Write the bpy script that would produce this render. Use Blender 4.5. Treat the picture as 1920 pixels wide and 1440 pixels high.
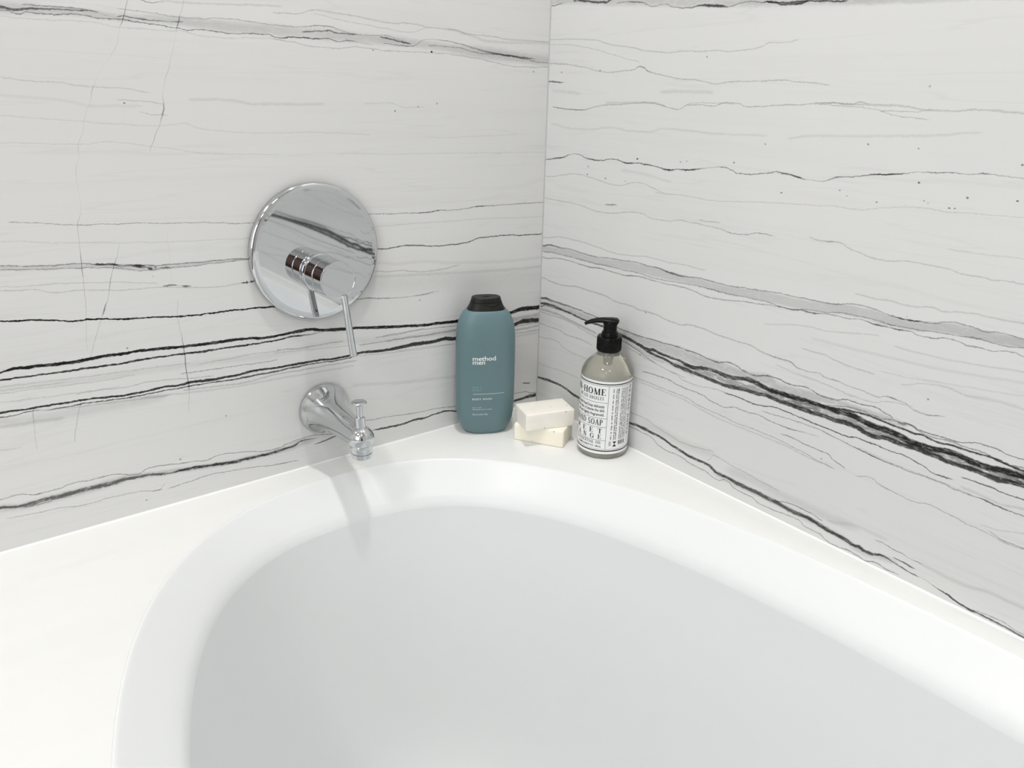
import bpy, bmesh, math, random
from mathutils import Vector, Matrix

for _o in list(bpy.data.objects):
    bpy.data.objects.remove(_o, do_unlink=True)
SC = bpy.context.scene
COL = SC.collection
PI = math.pi

# ------------------------------------------------------------------ camera
# world origin: the room corner at deck height; back wall is y = 0, right wall is x = 0
cam = bpy.data.cameras.new('camera')
cam.sensor_width = 36.0
cam.lens = 27.372
cam.clip_start = 0.01
cam_ob = bpy.data.objects.new('camera', cam)
COL.objects.link(cam_ob)
R_, U_, F_ = (0.787296, -0.616144, 0.023055), (0.203971, 0.295552, 0.933298), (0.581860, 0.730079, -0.358363)
cam_ob.matrix_world = Matrix(((R_[0], U_[0], -F_[0], -0.72157), (R_[1], U_[1], -F_[1], -0.84412), (R_[2], U_[2], -F_[2], 0.45475), (0, 0, 0, 1)))
SC.camera = cam_ob

# ------------------------------------------------------------------ world, lights, exposure
FLOOR_Z, CEIL_Z = -0.56, 1.95
ROOM_X, ROOM_Y = -2.6, -3.0
world = bpy.data.worlds.new('daylight')
SC.world = world
world.use_nodes = True
bg = world.node_tree.nodes['Background']
bg.inputs[0].default_value = (0.80, 0.88, 1.0, 1)
bg.inputs[1].default_value = 1.0


def area(name, loc, rot, size, size_y, power, color, shape='RECTANGLE'):
    l = bpy.data.lights.new(name, 'AREA')
    l.shape = shape
    l.size = size
    if shape in ('RECTANGLE', 'ELLIPSE'):
        l.size_y = size_y
    l.energy = power
    l.color = color
    o = bpy.data.objects.new(name, l)
    o.location = loc
    o.rotation_euler = rot
    COL.objects.link(o)
    return o


# daylight entering by the window in the left wall
area('window_daylight', (ROOM_X + 0.03, -1.45, 0.95), (0, -PI / 2, 0), 1.25, 1.5, 13.0, (0.90, 0.95, 1.0))
# recessed ceiling lamps
DOWNLIGHTS = [(-0.36, -0.42, 10.5, 0.055), (-1.65, -0.60, 10.0, 0.17), (-0.95, -1.75, 5.0, 0.17), (-2.05, -1.9, 7.0, 0.17)]
for _x, _y, _p, _r in DOWNLIGHTS:
    area('ceiling_lamp_light', (_x, _y, CEIL_Z - 0.012), (0, 0, 0), 2 * _r, 2 * _r, _p, (1.0, 0.985, 0.955), 'DISK')

vs = SC.view_settings
vs.view_transform = 'Standard'
vs.look = 'None'
vs.gamma = 1.0
vs.use_curve_mapping = False
vs.exposure = 0.19
SC.cycles.max_bounces = 10
SC.cycles.diffuse_bounces = 5
SC.cycles.glossy_bounces = 5
SC.cycles.transmission_bounces = 8
SC.cycles.caustics_reflective = False
SC.cycles.caustics_refractive = False
SC.cycles.use_denoising = True


# ------------------------------------------------------------------ helpers
def link(name, me, mat=None, parent=None, smooth=None):
    o = bpy.data.objects.new(name, me)
    COL.objects.link(o)
    if mat is not None:
        me.materials.append(mat)
    if smooth is not None:
        for p in me.polygons:
            p.use_smooth = True
        me.set_sharp_from_angle(angle=math.radians(smooth))
    if parent is not None:
        o.parent = parent
    return o


def obj(name, bm, mat, parent=None, smooth=35):
    bmesh.ops.recalc_face_normals(bm, faces=bm.faces[:])
    me = bpy.data.meshes.new(name)
    bm.to_mesh(me)
    bm.free()
    return link(name, me, mat, parent, smooth)


def raw(name, verts, faces, mat, parent=None, smooth=None):
    me = bpy.data.meshes.new(name)
    me.from_pydata(verts, [], faces)
    me.update()
    return link(name, me, mat, parent, smooth)


def thing(name, label, cat, loc=(0, 0, 0), group=None):
    o = bpy.data.objects.new(name, None)
    o.empty_display_size = 0.05
    COL.objects.link(o)
    o.location = loc
    o['label'] = label
    o['category'] = cat
    if group:
        o['group'] = group
    return o


def tag(o, label, cat):
    o['label'] = label
    o['category'] = cat
    return o


def structure(o):
    o['kind'] = 'structure'
    return o


def box(bm, lo, hi, bev=0.0, seg=2):
    r = bmesh.ops.create_cube(bm, size=1.0)
    c = [(lo[i] + hi[i]) / 2 for i in range(3)]
    s = [hi[i] - lo[i] for i in range(3)]
    for v in r['verts']:
        v.co = Vector((c[i] + v.co[i] * s[i] for i in range(3)))
    if bev:
        es = list({e for v in r['verts'] for e in v.link_edges})
        bmesh.ops.bevel(bm, geom=es, offset=bev, segments=seg, affect='EDGES', profile=0.5)


def basis(axis):
    a = Vector(axis).normalized()
    t = Vector((0, 0, 1)) if abs(a.z) < 0.9 else Vector((1, 0, 0))
    x = a.cross(t).normalized()
    return a, x, a.cross(x)


def lathe(bm, origin, axis, prof, n=64, hold=False):
    """prof: (distance along the axis, radius) pairs; hold keeps long straight runs flat under smooth shading"""
    if hold:
        q = [prof[0]]
        for (d0, r0), (d1, r1) in zip(prof, prof[1:]):
            ln = math.hypot(d1 - d0, r1 - r0)
            if ln > 0.0022:
                for t in (0.0003 / ln, 1 - 0.0003 / ln):
                    q.append((d0 + (d1 - d0) * t, r0 + (r1 - r0) * t))
            q.append((d1, r1))
        prof = q
    a, x, y = basis(axis)
    o = Vector(origin)
    rings = []
    for d, r in prof:
        if r < 1e-6:
            rings.append([bm.verts.new(o + a * d)])
        else:
            rings.append([bm.verts.new(o + a * d + (x * math.cos(2 * PI * k / n) + y * math.sin(2 * PI * k / n)) * r) for k in range(n)])
    for p, q in zip(rings, rings[1:]):
        if len(p) == 1 and len(q) == 1:
            continue
        for k in range(n):
            j = (k + 1) % n
            if len(p) == 1:
                bm.faces.new((p[0], q[j], q[k]))
            elif len(q) == 1:
                bm.faces.new((p[k], p[j], q[0]))
            else:
                bm.faces.new((p[k], p[j], q[j], q[k]))


def tube(bm, pts, radii, n=20, flat=None):
    """swept tube through pts, capped; flat = (side scale, up scale) per point"""
    P = [Vector(p) for p in pts]
    rings = []
    up = Vector((0, 0, 1))
    for i, p in enumerate(P):
        d = (P[min(i + 1, len(P) - 1)] - P[max(i - 1, 0)]).normalized()
        if abs(d.z) > 0.9:
            up = Vector((0, 1, 0))
        s = d.cross(up).normalized()
        u = s.cross(d)
        fs, fu = flat[i] if flat else (1, 1)
        r = radii[i]
        rings.append([bm.verts.new(p + s * math.cos(2 * PI * k / n) * r * fs + u * math.sin(2 * PI * k / n) * r * fu) for k in range(n)])
    for p, q in zip(rings, rings[1:]):
        for k in range(n):
            bm.faces.new((p[k], p[(k + 1) % n], q[(k + 1) % n], q[k]))
    bm.faces.new(rings[0])
    bm.faces.new(rings[-1])


def loft(bm, rings, cap0=True, cap1=True):
    R = [[bm.verts.new(v) for v in r] for r in rings]
    n = len(R[0])
    for p, q in zip(R, R[1:]):
        for k in range(n):
            bm.faces.new((p[k], p[(k + 1) % n], q[(k + 1) % n], q[k]))
    if cap0:
        bm.faces.new(R[0])
    if cap1:
        bm.faces.new(R[-1])


# ------------------------------------------------------------------ materials
def principled(name, color, rough=0.5, metal=0.0, spec=0.5, **kw):
    m = bpy.data.materials.new(name)
    m.use_nodes = True
    b = m.node_tree.nodes['Principled BSDF']
    b.inputs['Base Color'].default_value = (*color, 1)
    b.inputs['Roughness'].default_value = rough
    b.inputs['Metallic'].default_value = metal
    b.inputs['Specular IOR Level'].default_value = spec
    for k, v in kw.items():
        b.inputs[k.replace('_', ' ')].default_value = v
    return m


def mottled(name, c1, c2, scale, rough, stretch=(1, 1, 1), spec=0.5, detail=4.0, bump=0.0, **kw):
    """principled with a noise driven colour"""
    m = principled(name, c1, rough, 0.0, spec, **kw)
    nt = m.node_tree
    N, L = nt.nodes, nt.links
    tc = N.new('ShaderNodeTexCoord')
    mp = N.new('ShaderNodeMapping')
    mp.inputs['Scale'].default_value = stretch
    nz = N.new('ShaderNodeTexNoise')
    nz.inputs['Scale'].default_value = scale
    nz.inputs['Detail'].default_value = detail
    rp = N.new('ShaderNodeValToRGB')
    rp.color_ramp.elements[0].position = 0.35
    rp.color_ramp.elements[1].position = 0.65
    rp.color_ramp.elements[0].color = (*c1, 1)
    rp.color_ramp.elements[1].color = (*c2, 1)
    L.new(tc.outputs['Object'], mp.inputs[0])
    L.new(mp.outputs[0], nz.inputs['Vector'])
    L.new(nz.outputs[0], rp.inputs[0])
    L.new(rp.outputs[0], N['Principled BSDF'].inputs['Base Color'])
    if bump:
        bp = N.new('ShaderNodeBump')
        bp.inputs['Strength'].default_value = bump
        bp.inputs['Distance'].default_value = 0.001
        L.new(nz.outputs[0], bp.inputs['Height'])
        L.new(bp.outputs[0], N['Principled BSDF'].inputs['Normal'])
    return m


M_CHROME = mottled('chrome', (0.60, 0.615, 0.625), (0.62, 0.635, 0.645), 30, 0.03, Metallic=1.0)
M_CHROME_SOFT = mottled('chrome_ring', (0.70, 0.71, 0.72), (0.76, 0.765, 0.77), 60, 0.12, Metallic=1.0)
M_TUB = mottled('tub_acrylic', (0.765, 0.780, 0.785), (0.775, 0.788, 0.795), 3, 0.33, spec=0.35)
M_DECK = mottled('deck_stone', (0.775, 0.778, 0.766), (0.765, 0.768, 0.756), 6, 0.06, stretch=(1.2, 6, 1), spec=0.5)
M_CAULK = mottled('white_sealant', (0.82, 0.82, 0.81), (0.79, 0.79, 0.785), 40, 0.45)
M_CORNER_SHADE = mottled('shade_grey_sealant', (0.42, 0.42, 0.415), (0.46, 0.46, 0.455), 40, 0.5)  # grey colour stands in for the shadowed line down the corner
M_PAINT = mottled('white_paint', (0.80, 0.80, 0.79), (0.78, 0.78, 0.775), 8, 0.7, bump=0.05)
M_FLOOR = mottled('dark_wood_floor', (0.045, 0.017, 0.010), (0.085, 0.035, 0.020), 7, 0.35, stretch=(12, 1, 1))
M_WOOD = mottled('dark_wood_door', (0.06, 0.022, 0.014), (0.11, 0.045, 0.025), 6, 0.4, stretch=(10, 10, 1))
M_TEAL = mottled('teal_plastic', (0.122, 0.200, 0.218), (0.130, 0.210, 0.228), 12, 0.38, spec=0.4)
M_CAP = mottled('charcoal_plastic', (0.013, 0.0135, 0.011), (0.016, 0.0165, 0.013), 40, 0.42, spec=0.22)
M_BLACK = mottled('black_plastic', (0.003, 0.003, 0.003), (0.005, 0.005, 0.005), 50, 0.27, spec=0.16)
M_PAPER = mottled('label_paper', (0.86, 0.87, 0.87), (0.84, 0.85, 0.85), 60, 0.5)
M_INK = mottled('black_ink', (0.010, 0.010, 0.011), (0.014, 0.014, 0.015), 90, 0.6)
M_WHITE_INK = mottled('white_ink', (0.80, 0.83, 0.83), (0.76, 0.79, 0.79), 90, 0.5)
M_PALE_INK = mottled('pale_blue_ink', (0.27, 0.40, 0.42), (0.30, 0.43, 0.45), 90, 0.5)
M_LIQUID = mottled('clear_soap', (0.91, 0.895, 0.77), (0.93, 0.915, 0.79), 25, 0.02, spec=0.5, Transmission_Weight=0.80, IOR=1.36)
M_LAMP = principled('lamp_diffuser', (0.9, 0.9, 0.88), 0.5)
_b = M_LAMP.node_tree.nodes['Principled BSDF']
_b.inputs['Emission Color'].default_value = (1, 0.95, 0.88, 1)
_b.inputs['Emission Strength'].default_value = 3.0
M_GLASS = mottled('window_glass', (0.95, 0.97, 0.97), (0.97, 0.98, 0.98), 5, 0.02, Transmission_Weight=1.0, IOR=1.02)


def soap_material(name, c1, c2):
    m = mottled(name, c1, c2, 45, 0.45, spec=0.35, bump=0.12)
    nt = m.node_tree
    N, L = nt.nodes, nt.links
    b = N['Principled BSDF']
    src = b.inputs['Base Color'].links[0].from_socket
    tc = N['Texture Coordinate']
    vo = N.new('ShaderNodeTexVoronoi')
    vo.inputs['Scale'].default_value = 130
    L.new(tc.outputs['Object'], vo.inputs['Vector'])
    # only a few of the cells carry a fleck
    sep = N.new('ShaderNodeSeparateColor')
    L.new(vo.outputs['Color'], sep.inputs[0])
    gt = N.new('ShaderNodeMath')
    gt.operation = 'GREATER_THAN'
    gt.inputs[1].default_value = 0.83
    L.new(sep.outputs[0], gt.inputs[0])
    mr = N.new('ShaderNodeMapRange')
    mr.inputs['From Min'].default_value = 0.08
    mr.inputs['From Max'].default_value = 0.22
    mr.inputs['To Min'].default_value = 0.55
    mr.inputs['To Max'].default_value = 0.0
    L.new(vo.outputs['Distance'], mr.inputs['Value'])
    mu = N.new('ShaderNodeMath')
    mu.operation = 'MULTIPLY'
    L.new(gt.outputs[0], mu.inputs[0])
    L.new(mr.outputs[0], mu.inputs[1])
    mx = N.new('ShaderNodeMix')
    mx.data_type = 'RGBA'
    L.new(mu.outputs[0], mx.inputs['Factor'])
    L.new(src, mx.inputs['A'])
    mx.inputs['B'].default_value = (0.16, 0.13, 0.09, 1)
    L.new(mx.outputs['Result'], b.inputs['Base Color'])
    return m


M_SOAP_TOP = soap_material('oatmeal_soap', (0.90, 0.865, 0.795), (0.87, 0.835, 0.76))
M_SOAP_LOW = soap_material('cream_soap', (0.93, 0.89, 0.77), (0.90, 0.85, 0.72))

# ------------------------------------------------------------------ striped marble
# every vein of the slabs: softness, grit, then points "u,v,half width,strength"
# (0.1 mm, 0.1 mm, 0.01 mm, percent) along the slab; u from the corner, v up from the deck
VEINS_BACK = [
(0.5,0.2,'5180,5029,12,30 5357,5065,18,30 5449,5083,30,50 5543,5080,35,80 5726,5075,46,70 5915,5068,57,80 6036,5054,68,80 6139,5069,78,80e'),
(0.5,0,'2637,4930,30,20 2779,4950,29,30 2918,4961,29,65 2988,4943,29,65 3057,4947,29,65 3157,4971,29,65 3257,4959,35,80 3388,4962,35,85 3517,4964,35,85 3613,4955,35,80 3707,4948,27,65 3797,4973,27,65 4053,4973,27,65 4113,4963,27,65 4327,4974,26,65 4508,4981,26,65 4605,4969,26,65 4698,4983,25,65 4790,4990,25,65 4918,5008,25,80 5094,5016,25,80 5180,5029,24,65 5362,5029,24,65 5456,5039,24,65 5525,5045,24,65 5710,5036,23,65 5834,5031,23,65 5953,5041,23,65 6005,5019,23,65 6082,5040,23,65 6145,5041,22,65e'),
(0.6,0,'-27,4780,35,35 390,4767,35,35 674,4776,34,35 903,4810,33,35 1235,4848,33,35 1554,4876,32,35 1959,4881,31,35 2345,4876,30,35 2639,4893,30,35 2852,4899,29,35 3027,4877,29,35 3230,4878,29,35 3394,4889,28,35 3553,4917,28,35 3709,4930,28,35'),
(0.7,0.3,'-23,4859,615,26 442,4877,512,33 905,4902,581,33 1343,4925,484,28 1758,4958,392,22 2055,4972,384,25 2341,4986,452,28 2706,4993,441,26 3053,5005,502,26 3385,5011,490,20 3701,5019,479,26 4179,5025,462,26 4596,5043,383,26 4912,5051,311,22 5177,5044,244,20 5475,5063,297,26 5705,5065,291,26 5927,5065,400,26 6140,5063,392,26e'),
(0.5,0.2,'5425,5084,30,55 5529,5095,29,55 5745,5097,29,55 5910,5096,29,55 5932,5097,28,55'),
(0.4,0.1,'4684,5041,32,70 4797,5036,25,50 4913,5039,31,70 5015,5045,37,70 5114,5053,31,70 5163,5060,30,70 5188,5056,30,70'),
(0.6,0,'2189,4981,30,40 2339,5019,30,40 2450,5036,30,40 2668,5025,29,40 2827,5031,29,40 3015,5064,29,40 3165,5091,42,50 3493,5065,28,40 3697,5067,27,40 4027,5087,27,40 4171,5098,26,40 4314,5095,26,40 4497,5077,26,40 4685,5081,25,40 4905,5101,25,40 5167,5114,24,40'),
(0.5,0.1,'2828,5024,36,70 3051,5033,36,70 3135,5047,50,70 3219,5038,35,70 3384,5022,35,70'),
(0.5,0.1,'2152,4968,46,85 2228,4976,46,85 2340,4997,45,85 2460,5013,45,85'),
(0.5,0,'273,4870,35,55 442,4881,68,75 769,4899,75,85 1127,4942,49,50 1449,5000,32,55 1655,5022,31,55 1837,5029,31,30 2036,4955,31,55 2095,4940,31,55 2229,4941,30,55 2416,4952,30,55'),
(0.5,0,'-25,4833,35,45 199,4834,35,45 442,4872,34,45 905,4900,33,45 1171,4908,33,45 1449,4952,32,45 1636,4957,32,45 1818,4955,31,45'),
(0.8,0,'3681,5249,54,20 4370,5219,51,20 4576,5211,50,20 4774,5208,37,20 4918,5192,25,60 4993,5204,24,60'),
(0.7,0,'-11,5082,43,30 636,5080,42,30 909,5099,41,30 1280,5112,40,30 1552,5145,39,30 1795,5147,39,30 1953,5161,38,30 2145,5180,38,30 2334,5165,37,30 2517,5179,37,30 2765,5207,36,30 3005,5224,35,30 3237,5239,35,30 3451,5191,34,30 3687,5182,34,30'),
(0.7,0,'1894,5141,31,24 2032,5103,30,24 2148,5082,30,24 2410,5105,30,24 2663,5127,29,24 2873,5151,29,24 3043,5168,28,24 3240,5198,28,24'),
(0.8,0.2,'-12,5065,104,18 448,5052,101,18 908,5042,98,18 1237,5091,96,18 1552,5145,94,18'),
(0.7,0,'3708,4937,34,18 4042,4931,34,18 4190,4919,33,18 4473,4925,33,18 4701,4958,32,18 4924,4958,31,18 5227,4959,31,18 5369,4981,30,18 5545,4994,30,18 5718,4989,29,18 5940,4987,29,18 6153,4996,28,18e'),
(0.8,0,'5078,4404,39,22 5253,4434,38,22 5427,4440,38,22 5619,4449,37,22 5803,4476,37,22 6028,4483,36,22 6199,4503,35,22'),
(0.7,0,'4959,4303,33,24 5089,4322,33,24 5293,4333,32,24'),
(0.7,0,'4940,4197,27,30 5027,4197,27,30 5103,4217,26,30'),
(0.9,0.3,'3270,4305,90,17 3603,4300,88,17 3764,4302,87,17 4030,4301,85,17 4179,4326,84,17 4398,4341,82,17 4627,4339,81,17'),
(0.8,0,'2720,3975,40,15 3117,4000,39,15 3461,4013,38,15 3790,4008,37,15 4432,4042,35,15 4644,4079,34,15 4752,4115,34,15 4919,4099,34,15 5054,4097,33,15 5312,4113,33,15 5524,4128,32,15 5762,4149,31,15 6081,4176,31,15 6298,4195,30,15e'),
(0.8,0,'3810,3788,30,17 4308,3811,29,17 4602,3827,28,17 4879,3877,28,17 5145,3911,27,17 5324,3942,26,17 5499,3959,26,17 5600,3948,26,17 5700,3938,26,17 5891,3942,25,17 6119,3960,25,17 6340,3965,24,17e'),
(0.9,0.3,'5160,4276,91,10 5476,4275,89,10 5827,4329,86,10 6268,4361,83,10e'),
(0.8,0,'530,3942,45,12 887,3930,45,12 1341,3929,43,12 1603,3917,43,12 1877,3931,42,12'),
(0.8,0,'-85,3704,38,15 883,3718,36,15 1561,3735,35,15 2579,3752,33,15 2951,3774,32,15 3078,3773,32,15'),
(0.9,0.4,'1972,4279,49,14 2172,4270,48,14 2441,4322,47,14 2555,4316,47,14 2703,4311,47,14'),
(0.5,0.1,'-41,3027,40,45 375,3031,39,45 626,3039,39,45 943,3042,38,45 1108,3048,47,85 1225,3043,37,60 1317,3033,37,45 1565,3030,37,45 1763,3041,36,80 1893,3027,36,85 2207,3042,35,45 2411,3049,35,45 2725,3069,34,45 4165,3084,31,45 4536,3115,30,45 4829,3141,29,45 5084,3153,29,45 5301,3178,28,45 5447,3180,28,45 5590,3190,28,45 5767,3196,27,45 5853,3204,27,45 6009,3225,27,45 6160,3249,26,45 6354,3269,26,45'),
(0.8,0,'29,2832,50,16 1107,2884,47,16 1677,2892,46,16 2211,2910,44,16 2615,2909,43,16 4182,2918,39,16 4402,2931,38,16 4852,2951,37,16 5273,2981,36,16 5667,3019,35,16 6037,3053,34,16 6271,3083,33,16 6496,3109,32,16e'),
(0.5,0.1,'4236,2697,32,60 4518,2719,31,60 4732,2717,31,60 4880,2726,30,60 5026,2728,30,60 5168,2732,30,60 5305,2753,29,60 5439,2768,29,60 5699,2806,28,60 5800,2821,28,60 5874,2836,28,60 5974,2838,28,60 6109,2842,27,60 6309,2860,27,60 6536,2889,26,60e'),
(0.5,0.2,'4268,2693,32,50 4659,2693,31,50 4885,2688,30,50 5030,2695,30,50 5172,2700,30,50 5312,2699,29,50 5446,2725,29,50 5576,2755,29,50 5831,2786,28,50 6054,2805,28,50 6198,2818,27,50 6372,2836,27,50 6542,2853,26,50e'),
(0.6,0.5,'4268,2696,47,24 4581,2706,124,24 4882,2708,167,24 5170,2715,193,24 5309,2725,264,30 5443,2747,261,25 5638,2781,185,30 5878,2812,181,24 6195,2834,177,24 6539,2870,171,24e'),
(0.4,0.5,'5058,2698,30,30 5129,2701,60,60 5184,2713,22,20 5205,2714,74,80 5227,2712,22,20 5241,2711,74,85 5269,2713,103,90 5281,2725,44,60 5307,2738,73,85 5354,2745,117,95 5400,2757,87,85 5467,2764,43,50 5521,2765,43,50 5577,2787,71,85 5622,2796,71,85 5674,2802,71,85 5712,2807,71,85'),
(0.7,0,'5248,2558,37,22 5464,2594,37,22 5662,2620,36,22 5979,2654,35,22 6222,2672,34,22 6401,2675,34,22 6570,2697,33,22e'),
(0.7,0.1,'4212,2442,40,28 4278,2437,40,28 4375,2435,40,28 4534,2432,40,28 4689,2437,39,28 4912,2467,38,28 5198,2506,38,28 5338,2512,37,28 5609,2531,36,28 5865,2569,36,28 6016,2580,35,28 6140,2579,35,28 6289,2632,34,28 6442,2643,34,28 6577,2661,33,28e'),
(0.4,0.4,'4917,2482,54,75 4939,2486,69,80 4996,2500,23,30 5039,2512,53,75 5082,2516,53,75 5111,2515,53,75'),
(0.4,0,'4204,2442,65,70 4229,2442,73,90 4258,2438,32,40 4278,2439,113,90 4294,2439,48,90'),
(0.4,0.15,'-10,2587,51,80 360,2599,50,80 740,2630,49,80 1056,2630,48,80 1339,2590,48,80 1568,2584,47,80 1835,2593,46,80 2114,2634,46,80 2323,2642,45,80 2547,2633,44,80 2667,2642,44,80'),
(0.7,0.1,'1478,2297,48,32 1615,2285,48,32 1795,2274,48,32 2015,2285,47,32 2186,2306,46,32 2333,2339,46,32 2478,2341,46,32 2639,2361,45,32'),
(0.8,0.3,'-33,2121,128,16 1100,2174,120,16 1796,2230,115,16 2230,2265,111,16 2642,2298,108,16'),
(0.9,0.3,'-26,2248,147,12 1569,2347,134,12 2012,2416,130,12 2330,2425,128,12 2635,2469,125,12'),
(0.9,0.4,'-40,1971,1181,10 852,2042,1121,10 1571,2114,1072,10 2233,2162,1029,10 2725,2227,995,10'),
(0.5,0.1,'1799,1993,39,25 2000,1978,48,55 2238,1983,38,35 2490,2001,47,45 2754,2039,46,55 2932,2055,45,55'),
(0.3,0.05,'3957,2120,59,100 4008,2122,59,100 4242,2136,58,100 4485,2148,57,100 4721,2152,56,100 4950,2159,55,100 5125,2176,54,100 5296,2198,54,100 5435,2214,53,100 5558,2225,67,100 5652,2237,52,100 5808,2265,66,100 6001,2278,51,100 6161,2307,50,100 6316,2337,56,100 6515,2359,48,100 6629,2374,55,100e'),
(0.25,0.12,'-7,1508,298,100 186,1522,284,100 375,1532,281,100 533,1507,172,100 1044,1524,167,100 1504,1536,163,100 1805,1556,140,100 2031,1569,128,100 2250,1594,126,100 2567,1634,143,100 2772,1662,122,100 3030,1699,111,100 3223,1717,136,100 3449,1746,107,100 3667,1778,132,100 3811,1778,105,100 3988,1768,95,100 4359,1799,101,100 4681,1815,123,100 4838,1818,122,100 5035,1830,96,100 5212,1846,119,100 5427,1862,101,100 5706,1868,114,100 5841,1871,106,100 5975,1866,120,100 6170,1866,118,100 6356,1881,109,100 6491,1886,115,100 6597,1897,107,100 6719,1881,63,100e'),
(0.3,0.15,'3109,1693,37,20 3225,1698,36,30 3450,1723,45,45 3636,1715,53,60 3815,1729,70,97 3992,1716,61,97 4366,1723,68,97 4610,1734,58,97 4847,1736,74,97 5045,1752,73,97 5179,1759,64,97 5369,1763,63,97 5582,1765,62,97 5748,1766,61,97 5856,1772,76,97 6041,1779,75,97 6183,1782,67,97 6371,1794,58,97 6554,1802,58,97 6733,1803,64,97e'),
(0.3,0.1,'-16,1313,313,97 151,1331,310,97 314,1342,264,97 474,1318,196,97 1041,1303,212,97 1505,1294,207,97 1693,1320,204,97 1855,1312,182,97 2147,1329,199,97 2366,1325,167,97 2600,1330,126,97 2807,1349,115,97 2969,1361,95,97 3089,1352,85,97 3207,1350,84,97 3381,1359,83,97 3475,1374,83,97 3662,1374,100,97 3843,1383,90,97 4022,1383,80,97 4315,1398,96,97 4566,1389,94,97 4808,1397,101,97 5041,1413,99,97 5119,1405,74,97 5298,1419,81,97 5489,1412,72,97 5633,1412,71,97 5840,1427,70,97 6040,1449,62,97 6237,1455,61,97 6427,1466,67,97 6551,1468,67,97 6672,1479,66,97 6792,1481,80,97e'),
(0.4,0.2,'3010,1333,47,90 3130,1322,47,90 3287,1322,47,90 3477,1341,46,90 3664,1341,55,90 3846,1347,63,90 4026,1338,62,90 4303,1342,61,90 4571,1346,60,90 4812,1364,42,90 5046,1372,41,90 5199,1372,41,90 5421,1380,40,90 5637,1380,40,90 5832,1392,39,90 5993,1406,39,90 6126,1413,38,90 6257,1413,38,90 6385,1415,23,40'),
(0.4,0.2,'6482,1436,30,40 6580,1441,37,80 6705,1429,37,80 6799,1437,51,80e'),
(0.6,0.1,'5603,1617,31,28 5880,1615,31,28 6065,1628,30,28 6395,1654,29,28 6756,1675,29,28e'),
(0.6,0.1,'4803,1439,34,40 5035,1463,33,40 5331,1501,32,40 5476,1508,32,40 5649,1497,32,40 5895,1519,31,40 6081,1525,30,40'),
(0.6,0.1,'3214,1558,37,45 3405,1565,36,45 3647,1563,36,45 4003,1594,35,45 4013,1480,35,45 4390,1493,34,45 4794,1515,33,45 5058,1527,33,45'),
(0.6,0.1,'4004,1585,35,28 4378,1604,34,28 4864,1597,33,28'),
(0.6,0.1,'5029,1633,33,26 5311,1654,32,26 5734,1676,31,26 6133,1697,30,26 6507,1725,29,26 6745,1739,28,26e'),
(0.6,0.1,'5757,1521,39,22 6027,1533,38,22 6411,1558,37,22 6773,1582,36,22e'),
(0.6,0.1,'6240,1674,37,20 6513,1688,36,20 6751,1704,36,20e'),
(0.9,0.3,'1504,1403,411,12 2677,1480,382,12 3461,1566,363,12 4007,1550,351,12 4705,1599,334,12 5459,1635,316,12 6137,1667,300,12 6747,1725,285,12e'),
(0.6,0.1,'3034,1272,57,35 3289,1281,56,35 3668,1292,55,35 4029,1303,53,35 4411,1285,52,35 4738,1304,51,35 5051,1334,50,35'),
(0.8,0.1,'3077,1210,76,20 3579,1227,74,20 4034,1244,72,20 4580,1260,69,20 5055,1297,67,20 5498,1348,64,20'),
(0.7,0.2,'5281,1315,66,28 5642,1348,64,28 6051,1380,62,28 6458,1427,60,28'),
(0.6,0.1,'3101,1485,37,25 3465,1511,36,25 3829,1552,35,25 4006,1563,35,25'),
(0.6,0.15,'1504,1414,41,50 1807,1425,40,50 2034,1424,40,50 2254,1434,39,50 2469,1448,39,50 2679,1451,38,50 2903,1461,38,50'),
(0.6,0.1,'1504,1475,41,45 1806,1496,40,45 2143,1513,39,45 2360,1511,39,45 2676,1518,38,45'),
(0.6,0,'2032,1518,40,35 2252,1522,39,35 2571,1527,38,35'),
(0.7,0.1,'1504,1403,62,30 1921,1415,60,30 2254,1443,59,30 2512,1440,58,30'),
(0.7,0.1,'1505,1217,62,22 2038,1244,60,22 2475,1277,59,22 2910,1319,57,22'),
(0.6,0.1,'1576,1224,41,25 2037,1264,40,25 2368,1276,39,25'),
(0.6,0.2,'-34,1234,90,42 256,1229,89,42 498,1231,88,42'),
(0.6,0.1,'-37,1162,68,32 497,1183,66,32'),
(0.6,0.5,'-26,1391,267,42 262,1399,263,42 582,1397,259,42'),
(0.6,0.1,'-32,1270,56,40 258,1289,55,40 579,1288,54,40'),
(0.8,0.1,'-39,1121,91,18 495,1136,88,18'),
(0.9,0.2,'1434,733,151,14 1816,776,147,14 2272,822,143,14 2597,872,140,14 3011,943,136,14'),
(0.4,0.2,'181,352,71,80 218,360,71,80 246,364,70,80'),
(0.5,0.1,'2,164,48,55 132,181,48,55 218,220,47,55 414,238,47,55 551,248,47,55'),
(0.4,0.2,'-14,124,145,95 43,123,193,95 129,129,192,95 271,123,119,95 437,120,118,95 547,122,94,95'),
(0.5,0.1,'1484,285,44,45 1823,331,43,45 2057,341,43,45 2595,395,41,45 2724,404,41,45 2893,422,41,45'),
(0.4,0.15,'1459,206,78,92 1752,255,77,92 1871,252,65,92 2013,239,86,92 2152,246,107,92 2289,237,74,92 2402,234,95,92 2601,243,84,92 2709,250,73,92 2773,256,52,92'),
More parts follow.
